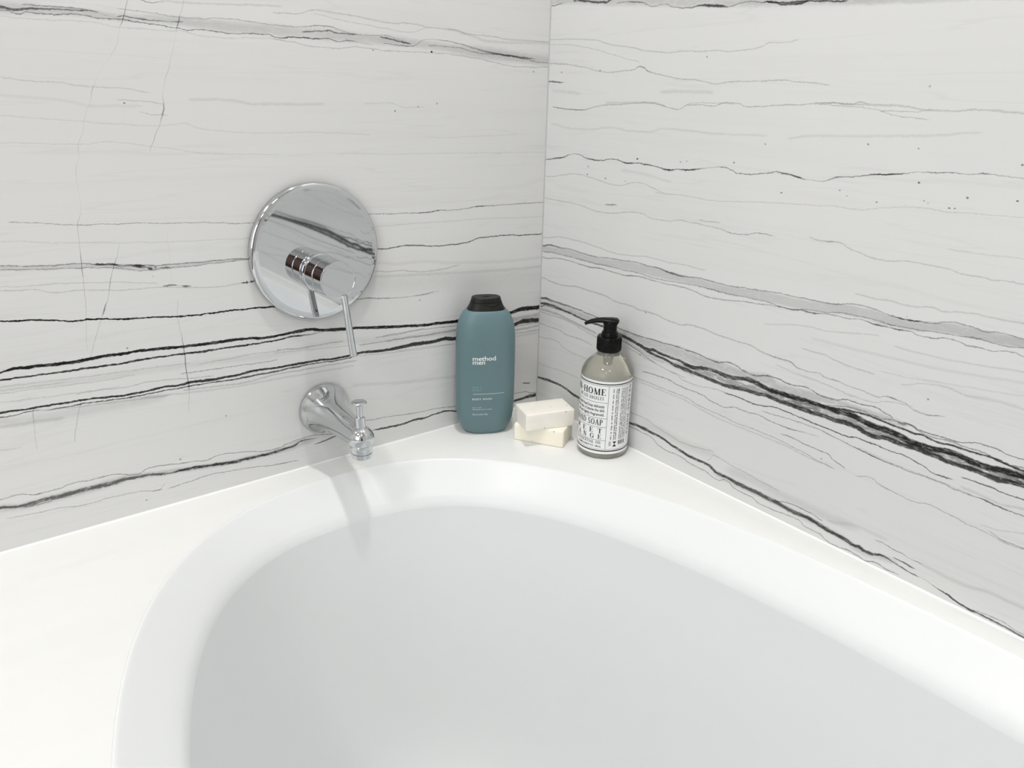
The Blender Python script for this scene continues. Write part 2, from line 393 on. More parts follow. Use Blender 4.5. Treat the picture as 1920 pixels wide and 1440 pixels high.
(0.5,0.35,'3643,358,39,50 3776,371,58,70 3892,333,87,90 4005,325,96,90 4116,317,105,95 4243,315,104,95 4367,321,103,95 4508,323,111,95 4679,331,119,95 4845,356,118,95 5007,376,125,95 5166,390,106,95 5323,400,79,85 5362,398,61,70 5400,402,87,85 5504,428,104,80 5622,448,111,80 5696,448,119,80 5826,461,152,80 5971,454,184,80 6140,459,165,80 6276,464,163,80 6425,461,161,80 6596,466,144,80 6726,459,158,80 6864,469,94,80 6970,500,108,80e'),
(0.5,0.2,'3351,312,60,80 3471,298,59,80 3590,284,39,80'),
(0.5,0.1,'3329,343,40,50 3544,388,39,50 3697,409,39,50 3849,400,38,50 4000,383,38,50 4112,355,38,50 4239,362,38,50 4412,401,37,50 4633,444,37,50 4799,464,36,50 4950,442,36,50 5077,466,35,50 5234,483,35,50 5387,506,35,50 5537,524,34,50 5613,511,34,50 5676,486,34,50 5804,516,34,50 5872,542,33,60 5985,554,33,50 6153,554,33,50 6287,570,32,50 6425,546,32,50 6544,542,32,50 6635,541,40,65 6743,581,31,50 6830,590,31,50 6954,585,31,50e'),
(0.7,0.6,'3778,351,426,30 4116,317,285,30 4679,335,257,30 5166,390,248,30 5621,452,256,30 5824,475,370,30 5969,467,367,30 6140,455,363,30 6426,458,355,30 6597,458,351,30 6728,452,348,30 6864,469,344,30 6971,492,341,30e'),
(0.5,0.2,'6403,434,32,55 6469,441,32,55 6577,426,32,55 6731,431,32,55'),
(0.5,0.1,'5457,260,35,40 5485,228,35,60 5647,262,35,40 5866,288,34,40 6038,296,34,40 6152,285,33,40 6487,328,32,40 6745,348,32,40 6895,362,31,40'),
(0.5,0.1,'3909,126,39,45 3984,136,39,45 4131,145,38,45 4519,208,37,45 4690,225,37,45 4989,249,36,45 5138,230,36,45 5282,223,36,45 5361,222,35,45'),
(0.9,0.3,'5503,1316,484,16 6448,1342,451,16 6809,1386,438,16e'),
(0.8,0.1,'6326,1306,107,18 6576,1324,104,18 6818,1335,102,18e'),
(0.7,0,'6717,1087,30,26 6861,1099,30,26e'),
(0.7,0,'4039,138,39,30 4130,155,38,30'),
(0.4,0,'1823,4889,71,95'),
(0.4,0,'2339,4233,56,60'),
(0.4,0,'1756,4316,49,60'),
(0.4,0,'2022,4279,49,50'),
(0.4,0,'5272,4303,45,80'),
(0.4,0,'5641,147,52,60'),
(0.4,0,'5231,533,52,60'),
]
VEINS_CRACK = [
(0.5,0.2,'5952,2015,19,20 5913,2264,19,24 5889,2497,19,32 5881,2670,19,36 5875,2776,23,64 5869,2847,23,64 5857,3021,19,24 5844,3200,18,44 5791,3360,18,10 5788,3614,18,12 5779,3706,23,20 5745,3809,18,10 5716,3951,23,20 5664,4053,18,16 5624,4192,18,16 5551,4344,18,20 5528,4419,23,44 5492,4495,14,12 5398,4633,14,10 5293,4761,19,24 5249,4848,19,16 5222,4947,19,12 5180,5029,28,64 5150,5103,23,48 5119,5195,23,40'),
(0.5,0.3,'5930,1903,24,30 5863,2075,24,30 5802,2216,24,30 5774,2272,24,30 5743,2342,44,72 5685,2468,24,30 5641,2624,29,48 5607,2722,24,30 5585,2778,29,60 5555,2847,24,30 5519,2959,20,24'),
(0.5,0.2,'5087,3896,25,28 5033,4003,30,36 4978,4110,25,32 4929,4230,35,68 4917,4323,25,44 4903,4429,20,16 4842,4586,30,24 4782,4743,25,14 4727,4912,20,10 4684,5041,40,64 4654,5118,25,22 4616,5208,25,22'),
(0.5,0.2,'5070,1111,23,24 5040,1294,23,32 5035,1395,34,68 5038,1565,34,68 5036,1764,33,68 5035,1895,28,48 5046,2043,27,22 5054,2156,27,22 5037,2296,27,22'),
(0.6,0,'5065,2534,21,8 5056,2716,21,8 5051,3030,21,8'),
(0.6,0,'6553,1060,23,22 6542,1232,23,22 6521,1430,22,48'),
(0.6,0,'6209,1056,24,34 6144,1298,24,34 6106,1409,24,34'),
]
VEINS_RIGHT = [
(0.4,0.4,'473,5543,75,85 534,5539,75,85 667,5527,74,85 994,5496,72,85 1060,5510,72,85'),
(0.4,0.2,'84,5510,46,60 161,5523,46,60 250,5530,30,20'),
(0.5,0.2,'1240,5480,35,50 1348,5479,35,50 1518,5469,49,70 1665,5440,34,50 1770,5410,34,50 1887,5421,27,40 2065,5392,33,50 2311,5370,39,60 2454,5384,64,85 2579,5375,76,90 2718,5364,76,90 2838,5354,31,50 2934,5371,31,50 3094,5383,30,50 3222,5369,36,70 3344,5369,48,85 3440,5337,47,85 3529,5338,53,85 3588,5335,58,90 3687,5341,52,90 3727,5357,29,50'),
(0.4,0.3,'3283,5369,54,85 3407,5355,53,85 3526,5352,53,85 3628,5351,52,85 3861,5344,51,85 4058,5333,50,85 4084,5334,50,85'),
(0.7,0.4,'3,5562,387,28 1128,5505,428,28 1963,5444,402,28 2697,5394,378,28 3525,5359,351,28 3727,5355,344,28 4137,5333,275,36 4635,5308,209,25 5609,5261,94,12e'),
(0.7,0,'44,5111,48,28 457,5107,46,28 655,5096,46,28 847,5087,45,28 1013,5053,45,28 1265,5011,44,28 1529,4987,43,28 1701,4949,43,28 1927,4935,42,28 2046,4927,41,28 2275,4941,41,28 2498,4934,40,28 2729,4937,39,28 2852,4925,39,28 3099,4941,38,28 3287,4965,37,28 3360,5000,37,28 3587,5001,36,28 3643,5015,36,28'),
(0.6,0,'48,5051,32,26 462,5034,31,26 904,4973,30,26 1139,4925,30,26 1412,4870,29,26 1609,4831,29,26 1634,4796,29,26'),
(0.6,0,'9,4823,41,38 326,4813,40,38 581,4789,39,38 779,4761,39,38 973,4730,38,38 1113,4718,38,38 1382,4738,37,38 1554,4753,36,38 1636,4782,43,60 1746,4739,50,50 1894,4704,35,38 2057,4683,35,38 2217,4657,35,38 2483,4648,34,38 2613,4631,34,38 2776,4611,33,38 2896,4630,33,38 3147,4639,32,38 3556,4652,31,38 3647,4651,31,38 3708,4643,30,38 3854,4641,30,38 4042,4621,29,38'),
(0.4,0.1,'1,4601,66,75 131,4601,65,75 211,4596,65,75 316,4595,32,30'),
(0.9,0.4,'2038,4513,114,16 2214,4524,112,16 2273,4524,111,16 2555,4524,109,16 2683,4520,108,16'),
(0.9,0.4,'138,4491,132,14 376,4480,130,14 581,4468,128,14'),
(0.6,0.2,'151,4284,42,60 391,4271,41,60 647,4269,40,60 819,4296,40,42 1056,4338,39,42 1331,4355,38,42 1595,4378,37,42 1785,4391,37,42 1994,4376,36,42 2139,4345,36,42 2258,4337,35,42 2333,4354,35,42 2406,4382,35,42 2555,4394,34,42 2720,4385,34,42 2841,4409,33,42 2977,4427,33,42 3080,4423,33,42 3185,4394,32,42 3347,4402,32,42 3503,4415,31,42 3686,4426,31,42 3818,4434,31,42 3946,4450,30,42 4086,4454,36,50 4195,4463,35,50 4357,4457,29,42 4418,4479,29,42 4458,4471,29,42'),
(0.8,0.2,'1147,4369,92,20 1463,4382,90,20 1679,4391,89,20 1890,4392,87,20 2036,4366,86,20'),
(0.6,0,'2387,4384,28,32 2478,4412,28,32 2751,4417,27,32 2996,4417,26,32'),
(0.6,0,'3990,4442,24,40 4130,4440,24,40 4254,4436,23,40 4374,4434,23,40 4545,4422,23,40 4636,4409,23,40 4702,4388,22,40 4779,4371,22,40 4889,4362,22,40 5032,4352,22,40'),
(0.8,0.1,'4251,4453,53,30 4563,4457,51,30 4811,4454,50,30 4931,4444,49,30 5107,4428,48,30 5274,4427,47,30 5430,4446,46,30 5585,4444,46,30 5805,4434,44,30e'),
(0.7,0,'4673,4410,28,36 4938,4411,27,36 5028,4424,27,36'),
(0.9,0.3,'138,4073,76,16 538,4035,74,16 841,4043,72,16 1267,4082,70,16 1607,4062,68,16 1823,4066,67,16 2127,4116,65,16 2518,4113,63,16 2706,4102,62,16 3145,4114,60,16 3425,4117,58,16'),
(0.9,0.3,'3769,4115,75,16 3970,4153,74,16 4126,4160,73,16 4305,4168,71,16 4802,4200,68,16 5151,4225,65,16 5481,4267,62,16'),
(0.5,0.05,'14,3606,44,65 166,3628,43,75 381,3666,51,85 511,3710,34,40 614,3723,33,50 769,3702,41,65 946,3675,49,85 1116,3684,40,65 1303,3717,40,65 1420,3706,39,65 1536,3688,63,95 1712,3704,39,65 1865,3697,53,85 1993,3692,38,65 2099,3676,37,65 2203,3666,60,95 2342,3686,37,65 2498,3693,58,95 2666,3723,36,50 2847,3753,28,40 2989,3766,35,65 3097,3748,34,65 3188,3719,34,65 3323,3725,34,65 3485,3753,33,65 3580,3764,33,65 3625,3779,33,65 3641,3781,33,65 3736,3771,39,75 3783,3772,39,85 3798,3769,32,65 3893,3754,51,95 4015,3739,25,40 4133,3736,25,45 4242,3762,31,65 4320,3795,37,65 4481,3814,30,65 4658,3850,41,75 4808,3867,46,95 4964,3887,34,65 5066,3914,28,35 5217,3917,28,65 5360,3934,27,65 5491,3935,27,40 5646,3954,26,65 5751,3942,26,35 5921,3940,25,40e'),
(0.6,0,'19,3385,45,30 371,3433,43,30 686,3470,42,30 891,3453,42,30 1091,3431,41,30 1380,3407,40,30 1562,3439,40,30 1781,3475,39,30 1958,3450,39,30 2111,3408,38,30'),
(0.9,0.2,'1500,3593,111,12 1878,3582,108,12 2219,3536,105,12'),
(0.6,0.1,'31,3087,45,32 395,3086,44,32 664,3084,43,32 925,3056,43,32 1127,3040,42,32 1273,3046,42,32 1597,3099,41,32 1821,3119,40,32 2000,3084,39,32 2213,3082,39,32 2455,3119,38,32 2652,3121,37,32 2845,3112,37,32 3031,3109,36,32 3215,3086,36,45 3388,3098,35,45 3584,3140,34,50 3716,3135,34,20'),
(0.7,0,'2071,3388,38,22 2318,3398,38,22 2516,3409,37,22 2805,3395,36,22 3164,3424,35,22 3597,3464,34,22 3755,3478,33,22 3908,3489,33,22 4174,3506,32,22 4343,3524,31,22 4510,3520,31,22 4805,3564,30,22 4988,3594,29,22 5224,3612,28,22 5342,3605,28,22 5562,3617,27,22 5992,3640,26,22e'),
(0.6,0.3,'2762,3163,37,35 2838,3163,37,35 2986,3172,36,35'),
(0.5,0.2,'1251,3149,50,55 1381,3162,49,55'),
(0.7,0,'4159,3184,39,30 4264,3174,39,30 4336,3177,45,50 4434,3189,38,40 4523,3164,38,30 4611,3134,38,30 4751,3113,37,30 4899,3095,37,30 4989,3099,36,30 5183,3128,35,30 5328,3125,35,30 5445,3129,34,30 5562,3115,34,30 5655,3101,34,30 5784,3112,33,30 5872,3100,33,30 5974,3112,33,30 6117,3111,32,30e'),
(0.9,0,'5500,3294,45,14 5590,3293,45,14 5847,3301,43,14 6068,3316,42,14e'),
(0.5,0.4,'-0,2420,76,75 213,2455,74,70 384,2450,64,65 549,2465,55,50 766,2457,54,50 1028,2448,53,50 1327,2475,52,50 1614,2492,51,50 1844,2509,50,50 2024,2500,49,50 2199,2505,56,65 2328,2492,64,80 2497,2481,71,75 2698,2492,46,50 2892,2507,46,50 3121,2499,45,50 3303,2506,44,50 3477,2528,43,50 3649,2534,43,50 3748,2547,42,50 3910,2558,42,50 4038,2560,41,50 4193,2566,41,50 4374,2571,40,50 4547,2587,39,65 4682,2621,39,50 4791,2632,38,50 4901,2624,38,50 5037,2607,37,50 5143,2596,43,75 5244,2598,49,95 5365,2612,42,85 5483,2622,36,50 5593,2662,35,50 5683,2672,35,50 5796,2670,34,50 5920,2655,34,50 6043,2679,34,50 6149,2671,33,50 6221,2670,33,50e'),
(0.5,0.3,'4,2335,48,45 248,2358,47,45 529,2360,46,45 800,2362,45,45 1138,2361,44,45 1337,2371,43,45 1673,2374,42,45 1857,2384,42,45 2084,2369,41,45 2342,2380,40,45 2650,2402,39,45 2905,2415,38,45 3040,2412,38,70 3226,2416,37,45 3406,2422,37,45 3580,2430,36,45 3766,2436,36,45 3934,2418,35,45 4063,2419,42,60 4168,2447,34,45 4273,2464,34,45 4392,2471,34,45 4535,2498,33,45 4674,2517,33,45 4840,2523,32,45 5014,2525,31,45 5081,2516,31,65 5209,2522,31,45 5333,2527,30,45 5511,2548,30,45 5684,2561,29,45 5882,2582,29,65 6014,2575,28,45 6120,2574,28,45 6239,2592,28,45e'),
(0.5,0.3,'9,2249,48,50 338,2294,47,50 588,2306,46,50 779,2295,45,50 990,2294,54,60 1167,2313,53,65 1343,2311,43,50 1538,2305,43,50 1726,2319,51,65 1953,2343,41,50 2131,2337,41,50 2347,2340,40,50 2555,2350,40,50 2758,2344,39,50 2919,2315,39,50 3146,2326,38,50 3327,2351,37,50 3466,2374,37,50 3672,2391,36,50 3771,2405,36,50 3934,2418,35,50 4062,2422,42,70 4169,2438,48,70 4278,2437,54,80 4396,2451,34,50 4510,2471,33,50 4654,2471,33,50 4818,2491,32,50 4929,2484,38,65 5009,2484,51,85 5088,2485,31,50 5191,2485,50,85 5278,2494,31,50 5405,2482,30,50 5512,2487,36,65 5613,2517,30,50 5728,2517,29,50 5788,2502,29,50 5888,2505,29,50 5956,2499,29,50 6078,2527,28,50 6159,2538,28,50 6256,2522,28,50e'),
(0.35,0.25,'2,2378,360,26 526,2406,439,26 1033,2395,424,26 1667,2437,505,26 2206,2447,517,26 2703,2453,388,26 3128,2447,405,26 3486,2473,451,26 3757,2490,468,26 4081,2495,469,26 4384,2518,468,26 4667,2553,481,30 4886,2563,483,26 5075,2547,462,32 5266,2549,405,32 5559,2604,426,33 5786,2616,416,34 6003,2621,417,36 6231,2628,407,38e'),
(0.8,0.1,'4744,2731,51,25 4908,2724,50,25 5037,2734,49,25 5166,2730,49,25 5290,2733,48,25 5465,2761,47,25 5539,2748,47,25 5639,2765,46,25 5858,2787,45,25 6019,2785,44,25 6190,2801,44,25e'),
(0.7,0.1,'-7,2543,56,26 511,2606,54,26 860,2599,53,26 1168,2579,52,26 1416,2560,51,26 1768,2579,50,26 2099,2613,48,26 2314,2603,48,26 2520,2617,47,26 2858,2613,46,26'),
(0.6,0.1,'14,1958,58,38 217,1940,58,38 419,1933,57,38 614,1954,56,38 804,1975,55,38 1017,1973,54,38 1224,1972,54,38 1376,1960,53,38 1576,1932,53,38 1766,1940,52,38 1954,1922,51,38 2180,1928,50,38 2358,1906,50,38 2572,1891,49,38 2734,1923,48,38 2933,1932,47,38 3111,1913,47,38 3394,1907,46,38 3575,1908,45,38 3755,1880,44,38 3929,1860,44,50 4062,1857,43,50 4094,1861,43,55 4195,1838,43,55 4231,1819,43,50 4326,1817,42,38 4373,1817,42,38 4478,1834,42,38 4511,1822,42,38 4603,1814,41,38 4662,1817,41,50 4751,1809,41,38 4811,1799,41,38 4954,1795,40,38 5135,1787,39,38 5183,1814,39,38 5262,1819,39,65 5354,1816,39,38 5437,1789,38,38 5544,1764,38,38 5676,1784,37,50 5722,1794,37,38'),
(0.7,0,'4286,2043,42,28 4470,2043,41,28 4623,2022,41,28 4801,2003,40,28 5011,1999,39,28'),
(0.7,0,'3805,2198,50,20 4274,2286,48,20 4455,2289,47,20 4709,2334,46,20 4977,2376,45,20'),
(0.8,0,'5224,2322,56,17 5500,2321,55,17 5846,2344,53,17 6286,2394,50,17e'),
(0.9,0,'4385,2178,96,12 4808,2187,92,12 5145,2200,89,12 5640,2226,85,12 6307,2304,78,12e'),
(0.7,0,'4010,1776,37,26 4290,1754,36,26 4601,1740,35,26 4899,1713,34,26 5094,1717,33,26 5169,1753,33,26 5270,1780,33,26 5423,1795,32,26'),
(0.8,0,'5358,1986,44,22 5556,2057,43,22 5733,2074,42,22 5876,2056,42,22'),
(0.8,0,'5149,2049,45,15 5367,2064,44,15 5549,2088,43,15 5894,2132,42,15 6334,2192,39,15e'),
(0.9,0.2,'5944,2057,83,17 6181,2082,81,17 6360,2079,79,17e'),
(0.5,0.4,'1,1647,119,85 145,1669,118,85 293,1662,97,65 523,1665,86,75 719,1662,76,65 801,1662,56,65 991,1650,56,65 1202,1644,55,65 1408,1629,54,65 1609,1596,54,65 1756,1588,53,65 1946,1583,52,65 2174,1590,51,65 2439,1600,50,65 2608,1612,50,65 2816,1610,49,65 3019,1600,48,65 3216,1586,47,65 3306,1625,47,65 3436,1630,46,65 3551,1600,46,65 3697,1580,46,65 3799,1604,45,65 3899,1626,52,75 4000,1634,44,65 4169,1617,44,65 4295,1635,43,65 4389,1642,43,65 4487,1614,42,65 4610,1610,42,65 4729,1612,42,65 4852,1661,41,65 4952,1659,41,65 5117,1672,40,65 5189,1654,40,65 5286,1639,39,65 5346,1604,39,65 5460,1618,39,65 5554,1597,38,65 5655,1593,38,65 5775,1604,38,65 5895,1603,37,65 5941,1607,37,65 6058,1652,36,65 6223,1664,36,65 6313,1649,35,65 6411,1643,35,65 6462,1648,35,65e'),
(0.4,0.3,'6,1574,90,88 208,1599,88,88 384,1594,87,88 557,1576,86,88 726,1567,85,88 892,1549,85,88 1054,1541,84,88 1314,1544,82,88 1518,1527,81,88'),
(0.5,0.3,'8,1522,70,70 150,1578,69,70 327,1575,68,70 443,1578,68,70'),
(0.6,0.5,'5,1577,398,30 442,1598,386,30 807,1596,377,30 1208,1579,367,30 1414,1565,362,30 1761,1535,443,30 2226,1534,514,30 2660,1537,663,30 2969,1527,647,35 3260,1546,553,35 3630,1552,459,35 3907,1582,523,35 4050,1533,518,35 4372,1561,431,35 4675,1584,279,30 4820,1599,206,30 5333,1600,262,30'),
(0.3,0.28,'1568,1522,108,92 1617,1516,125,92 1813,1494,159,92 2005,1465,157,92 2146,1446,191,92 2234,1465,155,92 2370,1450,119,92 2544,1447,101,92 2672,1449,100,92 2780,1421,182,92 2981,1446,179,92 3175,1471,144,92 3368,1463,189,92 3550,1487,186,92 3726,1509,213,95 3924,1477,240,97 4092,1484,222,98 4256,1489,204,98 4414,1499,187,98 4570,1499,170,98 4721,1499,196,98 4866,1512,248,98 5012,1498,259,98 5155,1478,255,98 5290,1485,265,98 5427,1465,262,98 5559,1452,246,98 5685,1453,243,98 5780,1470,253,98 5921,1485,249,98 6041,1473,234,98 6156,1467,231,98 6318,1488,239,98 6497,1501,281,98e'),
(0.3,0.28,'2149,1415,69,92 2195,1410,121,92 2419,1402,102,92 2553,1380,135,92 2682,1366,167,92 2891,1359,165,92 3093,1353,146,92 3212,1348,161,92 3251,1344,128,92 3366,1347,190,92 3495,1363,204,92 3640,1377,170,92 3817,1386,152,92 3936,1402,151,92 4108,1388,179,92 4273,1389,176,92 4433,1391,173,92 4588,1399,171,92 4739,1400,183,92 4884,1415,194,92 5032,1396,192,92 5175,1377,189,92 5306,1405,187,92 5440,1399,158,92 5568,1407,156,92 5696,1402,180,92 5820,1396,178,92 5918,1388,151,92 6057,1399,173,92 6172,1400,171,92 6286,1389,206,92 6391,1408,203,92 6517,1417,212,92e'),
(0.5,0.9,'2677,1407,167,40 3085,1410,323,50 3376,1408,316,50 3930,1439,376,50 4183,1437,516,65 4424,1441,505,70 4580,1442,355,50 4732,1443,351,40 4950,1447,412,55 5166,1424,405,55 5432,1439,328,60 5690,1427,320,45 5932,1435,375,60 6165,1430,366,55 6328,1446,419,65 6507,1458,470,75e'),
(0.4,0.15,'4539,1499,43,70 4658,1514,70,92 4802,1541,69,92 4929,1556,68,92 5054,1568,67,92 5165,1568,73,92 5275,1558,66,92 5408,1557,65,92 5513,1547,65,92 5613,1557,64,92 5703,1543,63,92 5789,1542,63,92 5881,1557,62,92 5999,1556,61,92 6134,1564,61,92 6245,1569,66,92 6356,1556,71,92 6486,1546,76,92e'),
(0.6,0.5,'4597,1518,49,50 4797,1566,48,50 4993,1593,47,50 5202,1588,46,50 5344,1611,46,50 5400,1596,65,50 5473,1616,65,50 5554,1597,58,50 5659,1571,44,50 5780,1583,44,50 5898,1591,74,50 5947,1580,43,50 6129,1588,42,50 6301,1560,42,50 6480,1573,41,50e'),
(0.5,0.2,'2135,1135,44,50 2204,1142,44,50 2427,1156,43,50 2691,1132,42,50 2861,1125,42,50 3004,1128,41,50 3169,1097,41,50 3309,1081,41,50 3330,1074,41,50 3587,1129,40,50 3697,1126,39,50 3855,1148,39,50 3999,1126,38,50 4102,1123,38,50 4254,1123,45,65 4350,1135,37,50 4445,1147,37,30 4570,1155,36,20'),
(0.6,0.1,'2568,1261,34,38 2611,1260,34,38 2786,1215,34,38 2992,1219,33,38 3283,1261,32,38 3437,1253,32,38'),
(0.4,0.15,'3418,1255,48,80 3566,1263,47,80 3713,1254,47,80 3889,1266,46,80 4089,1302,45,80 4240,1300,44,80 4419,1293,44,80 4547,1285,43,80 4732,1277,43,80 4882,1273,42,80 5023,1297,41,80 5192,1296,41,80 5329,1291,40,70 5462,1294,40,70 5596,1277,39,70 5729,1247,39,70 5819,1229,39,80 5905,1231,38,80'),
(0.6,0.1,'1865,1010,45,40 1937,1014,45,40 2149,1015,44,40 2378,1014,44,40 2599,1013,43,40 2855,1009,42,40 3025,978,42,40 3227,970,41,40 3423,962,41,40 3615,946,40,40 3797,954,39,40 3975,954,39,40 4149,947,38,40 4320,932,38,40 4486,918,37,40 4650,889,37,40 4791,880,36,40'),
(0.6,0.1,'1964,985,45,28 2153,979,45,28 2603,979,43,28 3030,945,42,28 3430,913,41,28 3803,915,39,28 4154,916,38,28 4491,888,37,28 4759,884,36,28'),
(0.5,0.1,'4219,1033,38,60 4252,1035,38,60 4368,1031,37,60 4469,1014,37,60 4627,1013,36,60 4721,1012,36,60 4788,977,36,60 4901,941,36,60'),
(0.5,0.1,'3934,1205,38,45 4268,1231,37,45 4508,1240,36,45 4743,1220,36,45 4955,1196,35,60 5102,1179,41,75 5217,1166,41,80 5301,1163,34,55 5436,1161,34,50 5569,1158,33,45 5721,1166,33,45 5870,1167,32,45 5994,1152,32,45 6158,1156,31,55 6273,1154,43,80 6396,1150,43,75 6507,1142,36,60 6580,1148,36,60e'),
(0.6,0.1,'1919,504,47,32 2159,512,46,32 2398,465,45,32 2627,438,45,32 2849,411,44,32 3100,436,43,32 3279,471,42,32'),
(0.9,0.2,'2331,441,546,13 2674,418,533,13 2935,408,524,13 3182,432,513,13'),
(0.45,0.3,'1,415,106,92 219,435,147,92 431,444,103,92 930,383,121,92 1935,354,113,92 2104,367,149,92 2294,360,138,92 2457,355,109,92 2687,311,125,92 2866,288,133,92 3038,274,122,92 3204,278,112,92 3329,257,120,92 3455,220,119,92 3572,225,126,92 3689,214,183,85 3841,210,214,85 3969,214,179,85 4098,203,178,85 4239,207,207,85 4363,188,206,85 4483,185,204,85 4613,197,170,92 4745,186,168,92 4876,167,167,92 5003,157,142,92 5126,146,141,92 5190,130,118,92 5246,143,140,92 5308,127,117,92 5421,139,94,92 5515,165,72,85 5601,156,57,75 5699,144,42,50'),
(0.8,0.6,'3496,210,339,25 3690,205,334,25 3971,206,326,25 4240,199,319,25 4483,185,313,25 4747,178,306,25 5096,147,298,25 5282,113,293,25 5532,151,286,25'),
(0.5,0.2,'962,340,50,50 1210,346,49,50 1890,308,47,50 2111,302,47,50 2302,296,46,50 2448,237,46,50 2656,205,45,50 2765,220,45,50 2876,208,44,50 3051,178,44,50 3239,174,43,50 3427,135,43,50 3540,179,42,50 3641,148,42,50 3740,129,42,50 3928,125,41,50 4044,91,41,50 4204,96,40,50 4359,109,40,50 4527,121,39,50 4634,81,39,50 4797,78,38,50 4900,38,38,50 5027,29,38,50 5145,49,37,70 5207,41,37,50 5266,40,37,70 5328,25,37,50 5384,39,37,70 5466,59,36,60 5540,43,36,60 5644,47,36,50'),
(0.6,0,'3293,369,34,42 3344,434,34,42 3464,421,33,42 3623,398,33,42 3775,391,33,42 3888,379,32,42 4072,364,32,42 4213,358,32,42'),
(0.9,0.2,'3710,329,496,17 3895,338,488,17 4255,317,474,17 4592,320,461,17 4848,318,451,17 5032,326,443,17'),
(0.5,0.2,'4221,211,40,55 4368,258,39,55 4501,270,39,55 4682,268,38,55 4767,246,38,55'),
(0.5,0.1,'5446,303,36,55 5488,301,36,55 5573,291,35,55 5670,287,35,55 5767,270,28,30 5832,274,34,55'),
(0.5,0.2,'5646,204,49,75 5687,203,49,75 5782,196,49,75'),
(0.5,0.1,'5707,139,49,75 5769,131,49,75 5837,127,49,75 5875,133,28,40 5942,127,28,30 6037,104,34,60 6141,88,61,85 6233,66,74,92 6311,45,60,85 6372,41,80,95 6454,49,66,75 6524,48,65,90 6595,40,65,75 6664,39,65,75 6743,38,64,75 6845,27,70,75e'),
(0.5,0.1,'6472,73,26,50 6563,80,26,50 6702,71,26,50 6839,53,25,50e'),
(0.6,0.1,'5114,902,35,40 5207,937,35,40 5311,907,35,40 5410,891,34,55 5548,879,34,40 5680,873,33,40 5814,906,33,40 5929,895,33,40 6053,883,32,40 6176,865,32,40 6294,860,31,40 6410,849,31,40 6523,838,31,40 6651,847,30,40e'),
(0.4,0.1,'6069,1295,44,75 6091,1298,43,75 6195,1295,43,75 6307,1298,43,75 6419,1288,42,75 6546,1293,41,75e'),
(0.9,0.2,'5071,1196,83,18 5354,1170,81,18 5619,1165,79,18 5870,1167,77,18 6111,1159,75,18'),
(0.9,0.2,'6078,1199,75,22 6389,1181,73,22 6566,1207,71,22e'),
(0.8,0,'6315,917,44,18 6446,936,43,18 6617,991,42,18e'),
(0.9,0.1,'4918,278,120,14 5233,361,116,14 5462,361,113,14'),
(0.6,0.1,'6393,875,31,50 6498,852,31,50 6596,855,31,50 6650,853,30,50e'),
(0.9,0.1,'5911,271,123,16 6192,254,120,16 6535,305,115,16 6779,305,113,16e'),
(0.6,0.3,'-8,1484,120,42 303,1496,118,42 593,1477,116,42 873,1449,114,42 1143,1421,112,42'),
(0.6,0.1,'-5,1443,50,38 452,1452,49,38 1013,1388,47,38 1279,1362,46,38'),
(0.6,0.1,'16,1271,51,38 78,1270,50,38 406,1271,49,38 638,1242,49,38 861,1251,48,38 1107,1233,47,38'),
(0.6,0.1,'59,1063,51,28 359,1097,50,28 538,1044,50,28 769,1008,49,28 1018,1005,48,28'),
(0.7,0,'20,638,52,22 505,666,51,22 963,673,49,22'),
(0.6,0.1,'1724,1434,45,34 1966,1400,44,34 2155,1363,44,34 2382,1351,43,34'),
(0.6,0.2,'1624,1453,45,48 1918,1405,44,48 2135,1339,44,48 2252,1310,43,48'),
(0.6,0.1,'1826,1376,45,33 2137,1321,44,33 2478,1278,43,33 2738,1261,42,33'),
(0.8,0.3,'1621,1480,108,18 2011,1412,105,18 2468,1364,102,18 2855,1323,99,18'),
(0.4,0,'1707,3750,77,85'),
(0.4,0,'2380,3775,51,60'),
(0.4,0,'2466,3785,51,60'),
(0.4,0,'3111,3828,55,60'),
(0.4,0,'3470,4042,45,70'),
(0.4,0,'855,3584,50,60'),
(0.4,0,'850,3486,67,70'),
(0.4,0,'1184,3469,65,70'),
(0.4,0,'1536,3469,48,60'),
(0.4,0,'972,4735,53,60'),
(0.4,0,'4570,4114,52,60'),
(0.4,0,'5100,3823,56,80'),
(0.4,0,'5039,4112,44,50'),
(0.4,0,'4370,3679,49,60'),
(0.4,0,'5886,4046,46,70e'),
(0.4,0,'5026,4622,53,40'),
(0.4,0,'5533,3749,54,70'),
(0.4,0,'5400,3639,50,80'),
(0.4,0,'5447,3641,44,60'),
(0.4,0,'5914,3762,47,80'),
(0.4,0,'4751,3612,48,60'),
(0.4,0,'4448,3631,43,50'),
(0.4,0,'3737,3580,53,70'),
(0.4,0,'5176,3673,45,50'),
(0.4,0,'5214,3659,39,40'),
]


def parse(veins):
    out = []
    for soft, grit, txt in veins:
        pts = []
        for t in txt.split():
            e = t.endswith('e')
            a = [float(q) for q in t.rstrip('e').split(',')]
            pts.append([a[0] * 1e-4, a[1] * 1e-4, a[2] * 1e-5 * (1.45 if a[2] < 110 else 1.45 - 0.4 * min(1, (a[2] - 110) / 200)), a[3] * 0.01 * (0.85 if a[3] < 45 else 1.0), e])
        out.append((soft, grit, pts))
    return out


